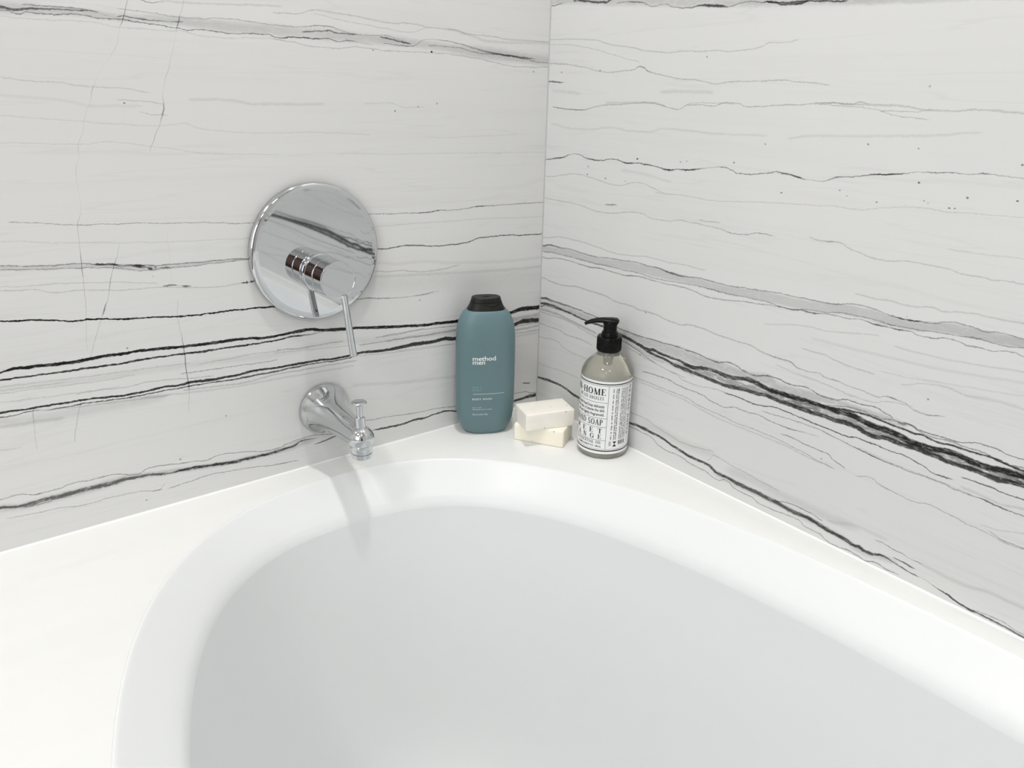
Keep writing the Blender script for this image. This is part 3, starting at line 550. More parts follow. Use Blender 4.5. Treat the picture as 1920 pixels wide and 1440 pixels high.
def finish(veins, corner=True):
    """fade the free ends of a vein, carry on the ones that leave the photograph"""
    out = []
    for soft, grit, p in veins:
        p = [q[:] for q in p]
        if len(p) == 1:
            q = p[0]
            w = q[2] * 1.6
            p = [[q[0] - w, q[1], q[2] * 0.3, 0.0, False], [q[0] - w * 0.6, q[1], q[2] * 0.8, q[3], False], q, [q[0] + w * 0.6, q[1], q[2] * 0.8, q[3], False], [q[0] + w, q[1], q[2] * 0.3, 0.0, False]]
            out.append(dict(soft=soft, grit=0, p=p, a=p[0][0], b=p[-1][0], lo=q[1] - q[2] * 2, hi=q[1] + q[2] * 2))
            continue
        u1 = p[-1][0]
        if p[-1][4] and corner and len(p) > 2:
            ref = next((q for q in reversed(p) if u1 - q[0] > 0.2), p[0])
            sl = (p[-1][1] - ref[1]) / max(u1 - ref[0], 0.02)
            sl = max(-0.3, min(0.3, sl))
            v, w, s = p[-1][1:4]
            for k, (du, f) in enumerate(((0.12, 1.0), (0.3, 0.9), (0.55, 0.8), (0.75, 0.0))):
                p.append([u1 + du, v + sl * du + 0.006 * math.sin(7 * du + v * 90), w, s * f, False])
        else:
            f = max(0.006, 5 * p[-1][2]) if corner else 0.006
            p.append([u1 + f, p[-1][1] + (p[-1][1] - p[-2][1]) / max(p[-1][0] - p[-2][0], 1e-4) * f * 0.7, p[-1][2] * 0.3, 0.0, False])
        if not (corner and p[0][0] < 0.012):
            f = max(0.006, 5 * p[0][2]) if corner else 0.006
            p.insert(0, [p[0][0] - f, p[0][1] - (p[1][1] - p[0][1]) / max(p[1][0] - p[0][0], 1e-4) * f * 0.7, p[0][2] * 0.3, 0.0, False])
        else:
            p.insert(0, [p[0][0] - 0.02, p[0][1], p[0][2], p[0][3], False])
        lo = min(q[1] - q[2] * 2 for q in p)
        hi = max(q[1] + q[2] * 2 for q in p)
        out.append(dict(soft=soft, grit=grit, p=p, a=p[0][0], b=p[-1][0], lo=lo, hi=hi))
    return out


def math_node(N, op, a=None, b=None, c=None, L=None):
    n = N.new('ShaderNodeMath')
    n.operation = op
    for i, v in enumerate((a, b, c)):
        if v is None:
            continue
        if isinstance(v, (int, float)):
            n.inputs[i].default_value = v
        else:
            L.new(v, n.inputs[i])
    return n.outputs[0]


def vein_group():
    g = bpy.data.node_groups.new('vein_mask', 'ShaderNodeTree')
    I = g.interface
    I.new_socket('Curve', in_out='INPUT', socket_type='NodeSocketColor')
    for nm in ('Across', 'Scale', 'Offset', 'Width', 'Soft', 'Grit', 'Grain', 'Previous'):
        I.new_socket(nm, in_out='INPUT', socket_type='NodeSocketFloat')
    I.new_socket('Dark', in_out='OUTPUT', socket_type='NodeSocketFloat')
    N, L = g.nodes, g.links
    gi, go = N.new('NodeGroupInput'), N.new('NodeGroupOutput')
    i = gi.outputs
    sep = N.new('ShaderNodeSeparateColor')
    L.new(i['Curve'], sep.inputs[0])
    h = math_node(N, 'MULTIPLY_ADD', sep.outputs[0], i['Scale'], i['Offset'], L)
    d = math_node(N, 'ABSOLUTE', math_node(N, 'SUBTRACT', i['Across'], h, None, L), None, None, L)
    w = math_node(N, 'MULTIPLY', sep.outputs[1], i['Width'], None, L)
    ws = math_node(N, 'MULTIPLY', w, i['Soft'], None, L)
    lo = math_node(N, 'SUBTRACT', w, ws, None, L)
    hi = math_node(N, 'ADD', math_node(N, 'ADD', w, ws, None, L), 0.00005, None, L)
    mr = N.new('ShaderNodeMapRange')
    mr.interpolation_type = 'SMOOTHSTEP'
    L.new(d, mr.inputs['Value'])
    L.new(lo, mr.inputs['From Min'])
    L.new(hi, mr.inputs['From Max'])
    mr.inputs['To Min'].default_value = 1.0
    mr.inputs['To Max'].default_value = 0.0
    m = math_node(N, 'MULTIPLY', mr.outputs[0], sep.outputs[2], None, L)
    k = math_node(N, 'SUBTRACT', 1.0, math_node(N, 'MULTIPLY', i['Grit'], i['Grain'], None, L), None, L)
    m = math_node(N, 'MULTIPLY', m, k, None, L)
    inv = math_node(N, 'SUBTRACT', 1.0, i['Previous'], None, L)
    dd = math_node(N, 'MULTIPLY_ADD', m, inv, i['Previous'], L)
    L.new(dd, go.inputs['Dark'])
    return g


def field_group():
    """slab coordinates with a little jitter, grain for gritty veins, and the pale stone colour"""
    g = bpy.data.node_groups.new('marble_field', 'ShaderNodeTree')
    I = g.interface
    for nm in ('Along', 'Up', 'Grain', 'Haze'):
        I.new_socket(nm, in_out='OUTPUT', socket_type='NodeSocketFloat')
    I.new_socket('Stone', in_out='OUTPUT', socket_type='NodeSocketColor')
    N, L = g.nodes, g.links
    go = N.new('NodeGroupOutput')
    tc = N.new('ShaderNodeTexCoord')
    sep = N.new('ShaderNodeSeparateXYZ')
    L.new(tc.outputs['Object'], sep.inputs[0])

    def noise(scale, stretch, detail=2.0, rough=0.5):
        mp = N.new('ShaderNodeMapping')
        mp.inputs['Scale'].default_value = stretch
        L.new(tc.outputs['Object'], mp.inputs[0])
        n = N.new('ShaderNodeTexNoise')
        n.inputs['Scale'].default_value = scale
        n.inputs['Detail'].default_value = detail
        n.inputs['Roughness'].default_value = rough
        L.new(mp.outputs[0], n.inputs['Vector'])
        return n.outputs[0]

    j1 = noise(70, (1, 1, 1.4), 1.0)
    j2 = noise(420, (0.7, 1, 1.2), 2.0)
    up = math_node(N, 'MULTIPLY_ADD', math_node(N, 'SUBTRACT', j1, 0.5, None, L), 0.0022, sep.outputs[2], L)
    up = math_node(N, 'MULTIPLY_ADD', math_node(N, 'SUBTRACT', j2, 0.5, None, L), 0.0021, up, L)
    al = math_node(N, 'MULTIPLY_ADD', math_node(N, 'SUBTRACT', j1, 0.5, None, L), 0.0018, sep.outputs[0], L)
    gr = N.new('ShaderNodeMapRange')
    gr.interpolation_type = 'SMOOTHSTEP'
    L.new(noise(430, (0.22, 1, 1.0), 4.0, 0.72), gr.inputs['Value'])
    gr.inputs['From Min'].default_value = 0.50
    gr.inputs['From Max'].default_value = 0.62
    # faint streaks that run along the bedding
    st = N.new('ShaderNodeMapRange')
    L.new(noise(9, (0.22, 1, 7.0), 5.0, 0.62), st.inputs['Value'])
    st.inputs['From Min'].default_value = 0.52
    st.inputs['From Max'].default_value = 0.80
    cl = N.new('ShaderNodeMapRange')
    L.new(noise(2.6, (0.6, 1, 1.4), 2.0), cl.inputs['Value'])
    cl.inputs['From Min'].default_value = 0.3
    cl.inputs['From Max'].default_value = 0.7
    # thin pale thread lines
    rd = math_node(N, 'ABSOLUTE', math_node(N, 'SUBTRACT', noise(6, (0.25, 1, 5.5), 3.0, 0.55), 0.5, None, L), None, None, L)
    th = N.new('ShaderNodeMapRange')
    L.new(rd, th.inputs['Value'])
    th.inputs['From Min'].default_value = 0.0
    th.inputs['From Max'].default_value = 0.012
    th.inputs['To Min'].default_value = 0.045
    th.inputs['To Max'].default_value = 0.0
    # pin-head flecks in some cells
    vo = N.new('ShaderNodeTexVoronoi')
    vo.inputs['Scale'].default_value = 34
    L.new(tc.outputs['Object'], vo.inputs['Vector'])
    vs_ = N.new('ShaderNodeSeparateColor')
    L.new(vo.outputs['Color'], vs_.inputs[0])
    on = math_node(N, 'GREATER_THAN', vs_.outputs[0], 0.80, None, L)
    dot = N.new('ShaderNodeMapRange')
    L.new(vo.outputs['Distance'], dot.inputs['Value'])
    dot.inputs['From Min'].default_value = 0.016
    dot.inputs['From Max'].default_value = 0.05
    dot.inputs['To Min'].default_value = 0.75
    dot.inputs['To Max'].default_value = 0.0
    fleck = math_node(N, 'MULTIPLY', on, dot.outputs[0], None, L)
    hz = math_node(N, 'MULTIPLY_ADD', st.outputs[0], 0.055, th.outputs[0], L)
    hz = math_node(N, 'MAXIMUM', hz, fleck, None, L)
    mx = N.new('ShaderNodeMix')
    mx.data_type = 'RGBA'
    L.new(cl.outputs[0], mx.inputs['Factor'])
    mx.inputs['A'].default_value = (0.670, 0.670, 0.664, 1)
    mx.inputs['B'].default_value = (0.700, 0.698, 0.691, 1)
    L.new(al, go.inputs['Along'])
    L.new(up, go.inputs['Up'])
    L.new(gr.outputs[0], go.inputs['Grain'])
    L.new(hz, go.inputs['Haze'])
    L.new(mx.outputs['Result'], go.inputs['Stone'])
    return g


G_VEIN, G_FIELD = vein_group(), field_group()


def add_vein(nt, v, along, across, grain, prev):
    N, L = nt.nodes, nt.links
    a, b, lo, hi = v['a'], v['b'], v['lo'] - 0.002, v['hi'] + 0.002
    wm = max(q[2] for q in v['p'])
    mr = N.new('ShaderNodeMapRange')
    L.new(along, mr.inputs['Value'])
    mr.inputs['From Min'].default_value = a
    mr.inputs['From Max'].default_value = b
    cv = N.new('ShaderNodeRGBCurve')
    pts = [((q[0] - a) / (b - a), (q[1] - lo) / (hi - lo), q[2] / wm, q[3]) for q in v['p']]
    for k in range(3):
        c = cv.mapping.curves[k]
        c.points[0].location = (pts[0][0], pts[0][k + 1])
        c.points[1].location = (pts[-1][0], pts[-1][k + 1])
        for q in pts[1:-1]:
            c.points.new(q[0], q[k + 1])
        for q in c.points:
            q.handle_type = 'AUTO_CLAMPED'
    cv.mapping.update()
    L.new(mr.outputs[0], cv.inputs['Color'])
    g = N.new('ShaderNodeGroup')
    g.node_tree = G_VEIN
    L.new(cv.outputs[0], g.inputs['Curve'])
    L.new(across, g.inputs['Across'])
    g.inputs['Scale'].default_value = hi - lo
    g.inputs['Offset'].default_value = lo
    g.inputs['Width'].default_value = wm
    g.inputs['Soft'].default_value = v['soft']
    g.inputs['Grit'].default_value = v['grit']
    L.new(grain, g.inputs['Grain'])
    if prev is not None:
        L.new(prev, g.inputs['Previous'])
    return g.outputs[0]


def marble(name, veins, cracks):
    m = bpy.data.materials.new(name)
    m.use_nodes = True
    nt = m.node_tree
    N, L = nt.nodes, nt.links
    b = N['Principled BSDF']
    b.inputs['Roughness'].default_value = 0.18
    b.inputs['Specular IOR Level'].default_value = 0.2
    f = N.new('ShaderNodeGroup')
    f.node_tree = G_FIELD
    o = f.outputs
    prev = o['Haze']
    for v in veins:
        prev = add_vein(nt, v, o['Along'], o['Up'], o['Grain'], prev)
    for v in cracks:
        prev = add_vein(nt, v, o['Up'], o['Along'], o['Grain'], prev)
    mx = N.new('ShaderNodeMix')
    mx.data_type = 'RGBA'
    L.new(prev, mx.inputs['Factor'])
    L.new(o['Stone'], mx.inputs['A'])
    mx.inputs['B'].default_value = (0.010, 0.009, 0.008, 1)
    L.new(mx.outputs['Result'], b.inputs['Base Color'])
    return m


def span(v, u):
    """height range of a vein between two positions"""
    u0, u1 = u
    p = v['p']
    if u1 < p[0][0] or u0 > p[-1][0]:
        return None
    best = [9, -9]

    def hit(h, w):
        best[0] = min(best[0], h - w)
        best[1] = max(best[1], h + w)
    for q, r in zip(p, p[1:]):
        if r[0] < u0 or q[0] > u1:
            continue
        for u in (max(u0, q[0]), min(u1, r[0])):
            t = (u - q[0]) / max(r[0] - q[0], 1e-6)
            hit(q[1] + (r[1] - q[1]) * t, max(q[2], r[2]) * 2)
    return best if best[0] < best[1] else None


def marble_wall(name, veins, cracks, length, facing, rot):
    """one slab wall; its front is cut into cells so that each cell only evaluates the veins that cross it"""
    ue = [0, 0.1, 0.2, 0.3, 0.4, 0.5, 0.6, 0.72, 0.95, 1.5, length]
    ve = [FLOOR_Z, -0.01] + [0.045 * k for k in range(1, 13)] + [0.60, 0.75, 0.9, 1.1, 1.35, 1.6, CEIL_Z]
    verts, faces, idx, mats = [], [], [], []
    cache = {}
    nu = len(ue)
    for v in ve:
        for u in ue:
            verts.append((u, 0, v))
    for j in range(len(ve) - 1):
        for i in range(nu - 1):
            u = (ue[i] - 0.004, ue[i + 1] + 0.004)
            w = (ve[j] - 0.004, ve[j + 1] + 0.004)
            vk = []
            for k, v in enumerate(veins):
                s = span(v, u)
                if s and s[1] > w[0] and s[0] < w[1]:
                    vk.append(k)
            ck = []
            for k, v in enumerate(cracks):
                s = span(v, w)
                if s and s[1] > u[0] and s[0] < u[1]:
                    ck.append(k)
            key = (tuple(vk), tuple(ck))
            if key not in cache:
                cache[key] = len(mats)
                mats.append(marble('striped_marble', [veins[k] for k in vk], [cracks[k] for k in ck]))
            a = j * nu + i
            q = (a, a + 1, a + nu + 1, a + nu)
            faces.append(q if facing < 0 else q[::-1])
            idx.append(cache[key])
    # the thickness behind the face
    n = len(verts)
    t = 0.03 * -facing
    a, b, c, d = 0, nu - 1, len(ve) * nu - 1, (len(ve) - 1) * nu
    verts += [(0, t, ve[0]), (length, t, ve[0]), (length, t, ve[-1]), (0, t, ve[-1])]
    rim = [(a, b, n + 1, n), (b, c, n + 2, n + 1), (c, d, n + 3, n + 2), (d, a, n, n + 3)]
    for q in ((n, n + 1, n + 2, n + 3), *[r[::-1] for r in rim]):
        faces.append(q[::-1] if facing < 0 else q)
        idx.append(0)
    me = bpy.data.meshes.new(name)
    me.from_pydata(verts, [], faces)
    for m in mats:
        me.materials.append(m)
    me.polygons.foreach_set('material_index', idx)
    me.update()
    o = bpy.data.objects.new(name, me)
    o.rotation_euler = (0, 0, rot)
    COL.objects.link(o)
    return structure(o)


V_BACK, V_CRACK, V_RIGHT = finish(parse(VEINS_BACK)), finish(parse([(s, g, ' '.join(','.join((t.rstrip('e').split(',')[1], t.rstrip('e').split(',')[0], *t.rstrip('e').split(',')[2:])) for t in x.split())) for s, g, x in VEINS_CRACK]), False), finish(parse(VEINS_RIGHT))


def more_veins(seed):
    """the same kind of bedding lines higher up the slab and further along it"""
    rnd = random.Random(seed)
    out = []
    for k in range(26):
        z = 0.60 + rnd.random() ** 1.1 * 1.3 if k < 18 else 0.04 + rnd.random() * 0.5
        a = rnd.uniform(0.0, 0.9) if k < 18 else rnd.uniform(1.1, 1.5)
        b = a + rnd.uniform(0.5, 1.6)
        if a < 0.25:
            a = 0.0
        sl, w, st = rnd.uniform(-0.04, 0.05), rnd.choice((0.0008, 0.001, 0.0014, 0.003)), rnd.choice((0.2, 0.3, 0.5, 0.85))
        p, u, y = [], a, z
        while u < b:
            p.append([u, y, w * rnd.uniform(0.6, 1.3), st * rnd.uniform(0.6, 1.1), False])
            d = rnd.uniform(0.03, 0.09)
            u += d
            y += sl * d + rnd.uniform(-0.006, 0.006)
        if len(p) > 3:
            p = [q[:3] + [min(q[3], 1.0), False] for q in p]
            if min(q[1] for q in p) > 0.57 or a > 0.95:
                out.append((0.45, 0.2, p))
    return out


V_BACK += finish(more_veins(3))
V_RIGHT += finish(more_veins(8))
marble_wall('wall_back', V_BACK, V_CRACK, -ROOM_X, 1, PI)
marble_wall('wall_right', V_RIGHT, [], -ROOM_Y, -1, -PI / 2)

# ------------------------------------------------------------------ rest of the room
bm = bmesh.new()
box(bm, (ROOM_X - 0.1, ROOM_Y - 0.1, FLOOR_Z - 0.05), (0.03, 0.03, FLOOR_Z))
structure(obj('floor', bm, M_FLOOR))
bm = bmesh.new()
box(bm, (ROOM_X - 0.1, ROOM_Y - 0.1, CEIL_Z), (0.03, 0.03, CEIL_Z + 0.05))
structure(obj('ceiling', bm, M_PAINT))
# left wall with the window opening
bm = bmesh.new()
WY0, WY1, WZ0, WZ1 = -2.22, -0.68, 0.30, 1.60
box(bm, (ROOM_X - 0.1, ROOM_Y, FLOOR_Z), (ROOM_X, 0.03, WZ0))
box(bm, (ROOM_X - 0.1, ROOM_Y, WZ1), (ROOM_X, 0.03, CEIL_Z))
box(bm, (ROOM_X - 0.1, ROOM_Y, WZ0), (ROOM_X, WY0, WZ1))
box(bm, (ROOM_X - 0.1, WY1, WZ0), (ROOM_X, 0.03, WZ1))
structure(obj('wall_left', bm, M_PAINT))
bm = bmesh.new()
box(bm, (ROOM_X - 0.1, ROOM_Y - 0.1, FLOOR_Z), (0.03, ROOM_Y, CEIL_Z))
structure(obj('wall_front', bm, M_PAINT))
win = structure(thing('window_1', 'white framed window in the left wall', 'window', (ROOM_X - 0.05, WY0, WZ0)))
del win['category'], win['label']
for nm, lo, hi in (('window_frame', (-0.03, 0, 0), (0.03, 0.05, WZ1 - WZ0)), ('window_frame', (-0.03, WY1 - WY0 - 0.05, 0), (0.03, WY1 - WY0, WZ1 - WZ0)),
                   ('window_frame', (-0.03, 0.05, 0), (0.03, WY1 - WY0 - 0.05, 0.05)), ('window_frame', (-0.03, 0.05, WZ1 - WZ0 - 0.05), (0.03, WY1 - WY0 - 0.05, WZ1 - WZ0)),
                   ('window_frame', (-0.025, (WY1 - WY0) / 2 - 0.025, 0.05), (0.025, (WY1 - WY0) / 2 + 0.025, WZ1 - WZ0 - 0.05))):
    bm = bmesh.new()
    box(bm, lo, hi, 0.004)
    obj(nm, bm, M_PAINT, win)
bm = bmesh.new()
box(bm, (-0.004, 0.05, 0.05), (0.004, WY1 - WY0 - 0.05, WZ1 - WZ0 - 0.05))
obj('pane', bm, M_GLASS, win)
door = structure(thing('door_1', '', '', (-2.0, ROOM_Y, FLOOR_Z)))
del door['category'], door['label']
bm = bmesh.new()
box(bm, (0, 0.0, 0.005), (0.86, 0.045, 2.05), 0.004)
obj('door_leaf', bm, M_WOOD, door)
bm = bmesh.new()
for x0, x1, z0, z1 in ((-0.09, 0, 0, 2.14), (0.86, 0.95, 0, 2.14), (0, 0.86, 2.05, 2.14)):
    box(bm, (x0, 0, z0), (x1, 0.03, z1), 0.003)
obj('door_frame', bm, M_WOOD, door)
bm = bmesh.new()
lathe(bm, (0.78, 0.045, 1.02), (0, 1, 0), [(0, 0.0), (0, 0.025), (0.006, 0.025), (0.01, 0.01), (0.04, 0.01), (0.045, 0.024), (0.065, 0.024), (0.072, 0.0)], 24)
obj('door_knob', bm, M_CHROME, door)
for (_x, _y, _p, _r), _w in zip(DOWNLIGHTS, ('above the tub spout by the corner', 'above the left edge of the deck', 'above the foot of the bathtub', 'between the window and the door')):
    d = thing('ceiling_lamp', 'round recessed ceiling lamp ' + _w, 'lamp', (_x, _y, CEIL_Z), 'recessed ceiling lamps')
    bm = bmesh.new()
    lathe(bm, (0, 0, 0), (0, 0, -1), [(0, _r + 0.004), (0, _r + 0.027), (0.006, _r + 0.025), (0.008, _r + 0.008), (0.0, _r + 0.004)], 40)
    obj('trim_ring', bm, M_PAINT, d)
    bm = bmesh.new()
    lathe(bm, (0, 0, 0), (0, 0, -1), [(0.0005, 0.0), (0.0005, _r + 0.003), (0.002, _r + 0.003), (0.002, 0.0)], 40)
    obj('lamp_diffuser', bm, M_LAMP, d)

# ------------------------------------------------------------------ bath tub and its deck
OUT_MM = [(-26.2, -787), (-25.7, -713.4), (-26.8, -638.8), (-30.4, -563.3), (-37.3, -487.9), (-48.1, -413.9), (-63.3, -343), (-83, -277.4), (-106.9, -218.9), (-134.4, -168.9), (-164.7, -128), (-196.8, -96.2), (-230, -72.6), (-263.6, -56.5), (-297.2, -46.6), (-330.6, -41.9), (-363.8, -40.8), (-397, -41.9), (-430.4, -46.2), (-464.2, -55), (-498.2, -69.3), (-532.2, -90.3), (-565.5, -119.3), (-597.5, -157.3), (-626.9, -205.1), (-652.8, -262.5), (-674.2, -328.3), (-690.7, -400.6), (-702.1, -477.1), (-709, -555.5), (-711.9, -633.9), (-711.7, -711.2), (-709.7, -787), (-706.9, -861.7), (-702.9, -936.2), (-697.5, -1010.8), (-689.9, -1085.7), (-679.5, -1160.2), (-665.5, -1232.8), (-647.2, -1301.4), (-624.3, -1363.2), (-597.1, -1415.8), (-566.4, -1457.6), (-533.3, -1488.3), (-499, -1508.9), (-464.5, -1521.1), (-430.4, -1527), (-396.8, -1529.1), (-363.8, -1529.2), (-330.8, -1529.1), (-297.2, -1527.1), (-263.1, -1521.2), (-228.5, -1509.2), (-194.2, -1488.8), (-161, -1458.1), (-130.3, -1416.3), (-103.1, -1363.5), (-80.4, -1301.3), (-62.5, -1232.2), (-49.2, -1158.8), (-39.8, -1083.8), (-33.6, -1008.5), (-29.6, -934), (-27.4, -860.3)]
INN_MM = [(-64.8, -800), (-64.7, -729.1), (-65.7, -657.4), (-68.6, -584.6), (-74.1, -511.4), (-82.9, -438.9), (-95.5, -369.1), (-112.3, -304), (-133.2, -246.1), (-157.6, -196.9), (-184.7, -157.3), (-213.6, -127.2), (-243.4, -105.8), (-273.4, -91.6), (-303.3, -83.3), (-332.9, -79.3), (-362.3, -78.1), (-391.7, -78.3), (-421.4, -81.3), (-451.6, -88.6), (-482, -101.6), (-512.3, -121.7), (-541.9, -150.2), (-570, -188.2), (-595.6, -235.9), (-617.9, -292.8), (-636.3, -357.4), (-650.4, -427.7), (-660.5, -501.4), (-666.7, -576.7), (-669.8, -652.1), (-670.3, -726.7), (-669.1, -800), (-666.9, -872.5), (-663.4, -944.8), (-658.1, -1017), (-650.6, -1088.7), (-640.4, -1159.4), (-627, -1227.7), (-610.1, -1291.7), (-589.5, -1349.3), (-565.5, -1398.7), (-538.8, -1438.7), (-510.2, -1468.9), (-480.5, -1489.9), (-450.5, -1503.1), (-420.7, -1510), (-391.3, -1512.5), (-362.3, -1512.3), (-333.3, -1511.1), (-304.1, -1507.7), (-274.4, -1500.5), (-244.5, -1487.8), (-214.7, -1467.8), (-185.7, -1438.9), (-158.6, -1400.2), (-134.3, -1351.3), (-113.6, -1293.4), (-97.1, -1228.5), (-84.6, -1158.8), (-75.9, -1086.8), (-70.3, -1014.2), (-67, -942), (-65.4, -870.7)]


def smooth_loop(mm, k=3):
    P = [Vector((x * 0.001, y * 0.001)) for x, y in mm]
    n = len(P)
    out = []
    for i in range(n):
        a, b, c, d = P[i - 1], P[i], P[(i + 1) % n], P[(i + 2) % n]
        for j in range(k):
            t = j / k
            out.append(0.5 * ((2 * b) + (c - a) * t + (2 * a - 5 * b + 4 * c - d) * t * t + (3 * b - a - 3 * c + d) * t ** 3))
    return out


OUT, INN = smooth_loop(OUT_MM), smooth_loop(INN_MM)
NL = len(OUT)


def inset(loop, d):
    r = []
    for i in range(NL):
        t = (loop[(i + 1) % NL] - loop[i - 1]).normalized()
        r.append(loop[i] + Vector((-t.y, t.x)) * d)
    return r


def ring(loop, z):
    return [(p.x, p.y, z) for p in loop]


def between(t, z):
    return [(a.x + (b.x - a.x) * t, a.y + (b.y - a.y) * t, z) for a, b in zip(OUT, INN)]


tub = thing('bathtub', 'white oval drop-in bathtub sunk in the stone deck', 'bathtub', (0, 0, 0))
RIM_Z = -0.040
bm = bmesh.new()
rings = [ring(OUT, -0.019), ring(OUT, -0.0005), between(0.02, -0.0006), between(0.05, -0.0012), between(0.09, -0.0026)]
rings += [between(t, RIM_Z * (t * 0.98 - 0.02)) for t in (0.16, 0.3, 0.5, 0.7, 0.86)]
rings += [between(0.93, RIM_Z * 0.91), between(0.975, RIM_Z * 0.965), between(1.0, RIM_Z * 1.02), ring(inset(INN, 0.0022), RIM_Z * 1.10), ring(inset(INN, 0.0034), RIM_Z * 1.25)]
loft(bm, rings, False, False)
obj('rim', bm, M_TUB, tub, 60)
bm = bmesh.new()
rings = [ring(inset(INN, 0.0034), RIM_Z * 1.25)]
for d, z in ((0.0055, -0.075), (0.010, -0.12), (0.017, -0.19), (0.025, -0.26), (0.034, -0.33), (0.042, -0.38), (0.051, -0.42), (0.063, -0.450), (0.082, -0.474), (0.108, -0.488), (0.14, -0.494), (0.17, -0.496)):
    rings.append(ring(inset(INN, d), z))
loft(bm, rings, False, True)
obj('basin', bm, M_TUB, tub, 60)

DX, DY, GAP = -1.02, -1.70, 0.001
bm = bmesh.new()
# deck plate: hole edge, then a ring pushed out to the rectangle
cx, cy = -0.365, -0.79


def to_rect(p):
    d = Vector((p.x - cx, p.y - cy))
    s = 1e9
    for lim, c in ((-GAP - cx, d.x), (DX - cx, d.x), (-GAP - cy, d.y), (DY - cy, d.y)):
        if abs(c) > 1e-9 and lim / c > 0:
            s = min(s, lim / c)
    return (cx + d.x * s, cy + d.y * s)


hole = inset(OUT, -0.00004)
rect = [to_rect(p) for p in OUT]
for crn in ((-GAP, -GAP), (DX, -GAP), (DX, DY), (-GAP, DY)):
    k = min(range(NL), key=lambda i: (rect[i][0] - crn[0]) ** 2 + (rect[i][1] - crn[1]) ** 2)
    rect[k] = crn
top = [bm.verts.new((p.x, p.y, -0.0004)) for p in hole]
top2 = [bm.verts.new((p.x, p.y, 0.0)) for p in inset(OUT, -0.0008)]
bot = [bm.verts.new((p.x, p.y, -0.02)) for p in hole]
rt = [bm.verts.new((x, y, 0.0)) for x, y in rect]
rb = [bm.verts.new((x, y, -0.02)) for x, y in rect]
for k in range(NL):
    j = (k + 1) % NL
    for p, q in ((bot, top), (top, top2), (top2, rt), (rt, rb), (rb, bot)):
        bm.faces.new((p[k], p[j], q[j], q[k]))
deck = thing('tub_deck', 'white polished stone deck around the oval bathtub', 'bath deck', (0, 0, 0))
obj('deck_slab', bm, M_DECK, deck, 30)
bm = bmesh.new()
box(bm, (DX + 0.01, DY + 0.01, FLOOR_Z), (DX + 0.03, -GAP, -0.02))
box(bm, (DX + 0.03, DY + 0.01, FLOOR_Z), (-GAP, DY + 0.03, -0.02))
obj('apron_panel', bm, M_DECK, deck)

# sealant beads: up the corner with its shade painted in grey, along both walls
def bead(name, a, b, n1, n2, r, mat=None):
    A, B, n1, n2 = Vector(a), Vector(b), Vector(n1), Vector(n2)
    bm = bmesh.new()
    prof = [Vector((0, 0, 0)), n1 * r, n1 * r * 0.45 + n2 * r * 0.45, n2 * r]
    loft(bm, [[A + q for q in prof], [B + q for q in prof]])
    return structure(obj(name, bm, mat or M_CAULK, None, 30))


bead('trim_1', (0, 0, 0.0), (0, 0, CEIL_Z), (-1, 0, 0), (0, -1, 0), 0.0013, M_CORNER_SHADE)
bead('trim_2', (-0.0, 0, 0), (DX, 0, 0), (0, -1, 0), (0, 0, 1), 0.0016)
bead('trim_3', (0, -0.0, 0), (0, DY, 0), (-1, 0, 0), (0, 0, 1), 0.0016)

# ------------------------------------------------------------------ bath mixer on the back wall
PX, PZ = -0.3456, 0.2695
KX, KZ = -0.3455, 0.2469
mix = thing('bath_mixer', 'round chrome mixer plate with a single lever on the marble wall', 'mixer tap', (PX, 0, PZ))
bm = bmesh.new()
lathe(bm, (0, 0, 0), (0, -1, 0), [(0.0, 0.0), (0.0, 0.0785), (0.0045, 0.0787), (0.0064, 0.0784), (0.0078, 0.0774), (0.0086, 0.0758), (0.0089, 0.0735), (0.009, 0.070), (0.009, 0.0)], 160, True)
obj('wall_plate', bm, M_CHROME, mix, 40)
kx, kz = KX - PX, KZ - PZ
bm = bmesh.new()
lathe(bm, (kx, 0, kz), (0, -1, 0), [(0.009, 0.0), (0.009, 0.0224), (0.0105, 0.0227), (0.012, 0.0221), (0.0126, 0.0205), (0.0145, 0.0203), (0.0152, 0.0212), (0.0165, 0.0215), (0.0345, 0.0215), (0.0355, 0.0210), (0.0358, 0.0190), (0.0358, 0.0)], 96, True)
obj('cartridge_sleeve', bm, M_CHROME, mix, 40)
bm = bmesh.new()
lathe(bm, (kx, 0, kz), (0, -1, 0), [(0.0358, 0.0), (0.0358, 0.0188), (0.0366, 0.0188), (0.0368, 0.0209), (0.0376, 0.0214), (0.0564, 0.0214), (0.0571, 0.0211), (0.0574, 0.0205), (0.0574, 0.0200), (0.0571, 0.0197), (0.0571, 0.010), (0.0571, 0.0)], 96, True)
knob = obj('handle_knob', bm, M_CHROME, mix, 40)
bm = bmesh.new()
a, b = Vector((-0.337752, -0.056000, 0.217293)) - Vector((PX, 0, PZ)), Vector((-0.330150, -0.054000, 0.154476)) - Vector((PX, 0, PZ))
d = (b - a).normalized()
a = a - d * 0.012
ln = (b - a).length
lathe(bm, a, d, [(0, 0), (0, 0.0036), (ln - 0.0012, 0.0042), (ln - 0.0004, 0.0040), (ln, 0.0033), (ln, 0)], 32)
obj('lever', bm, M_CHROME, knob, 40)

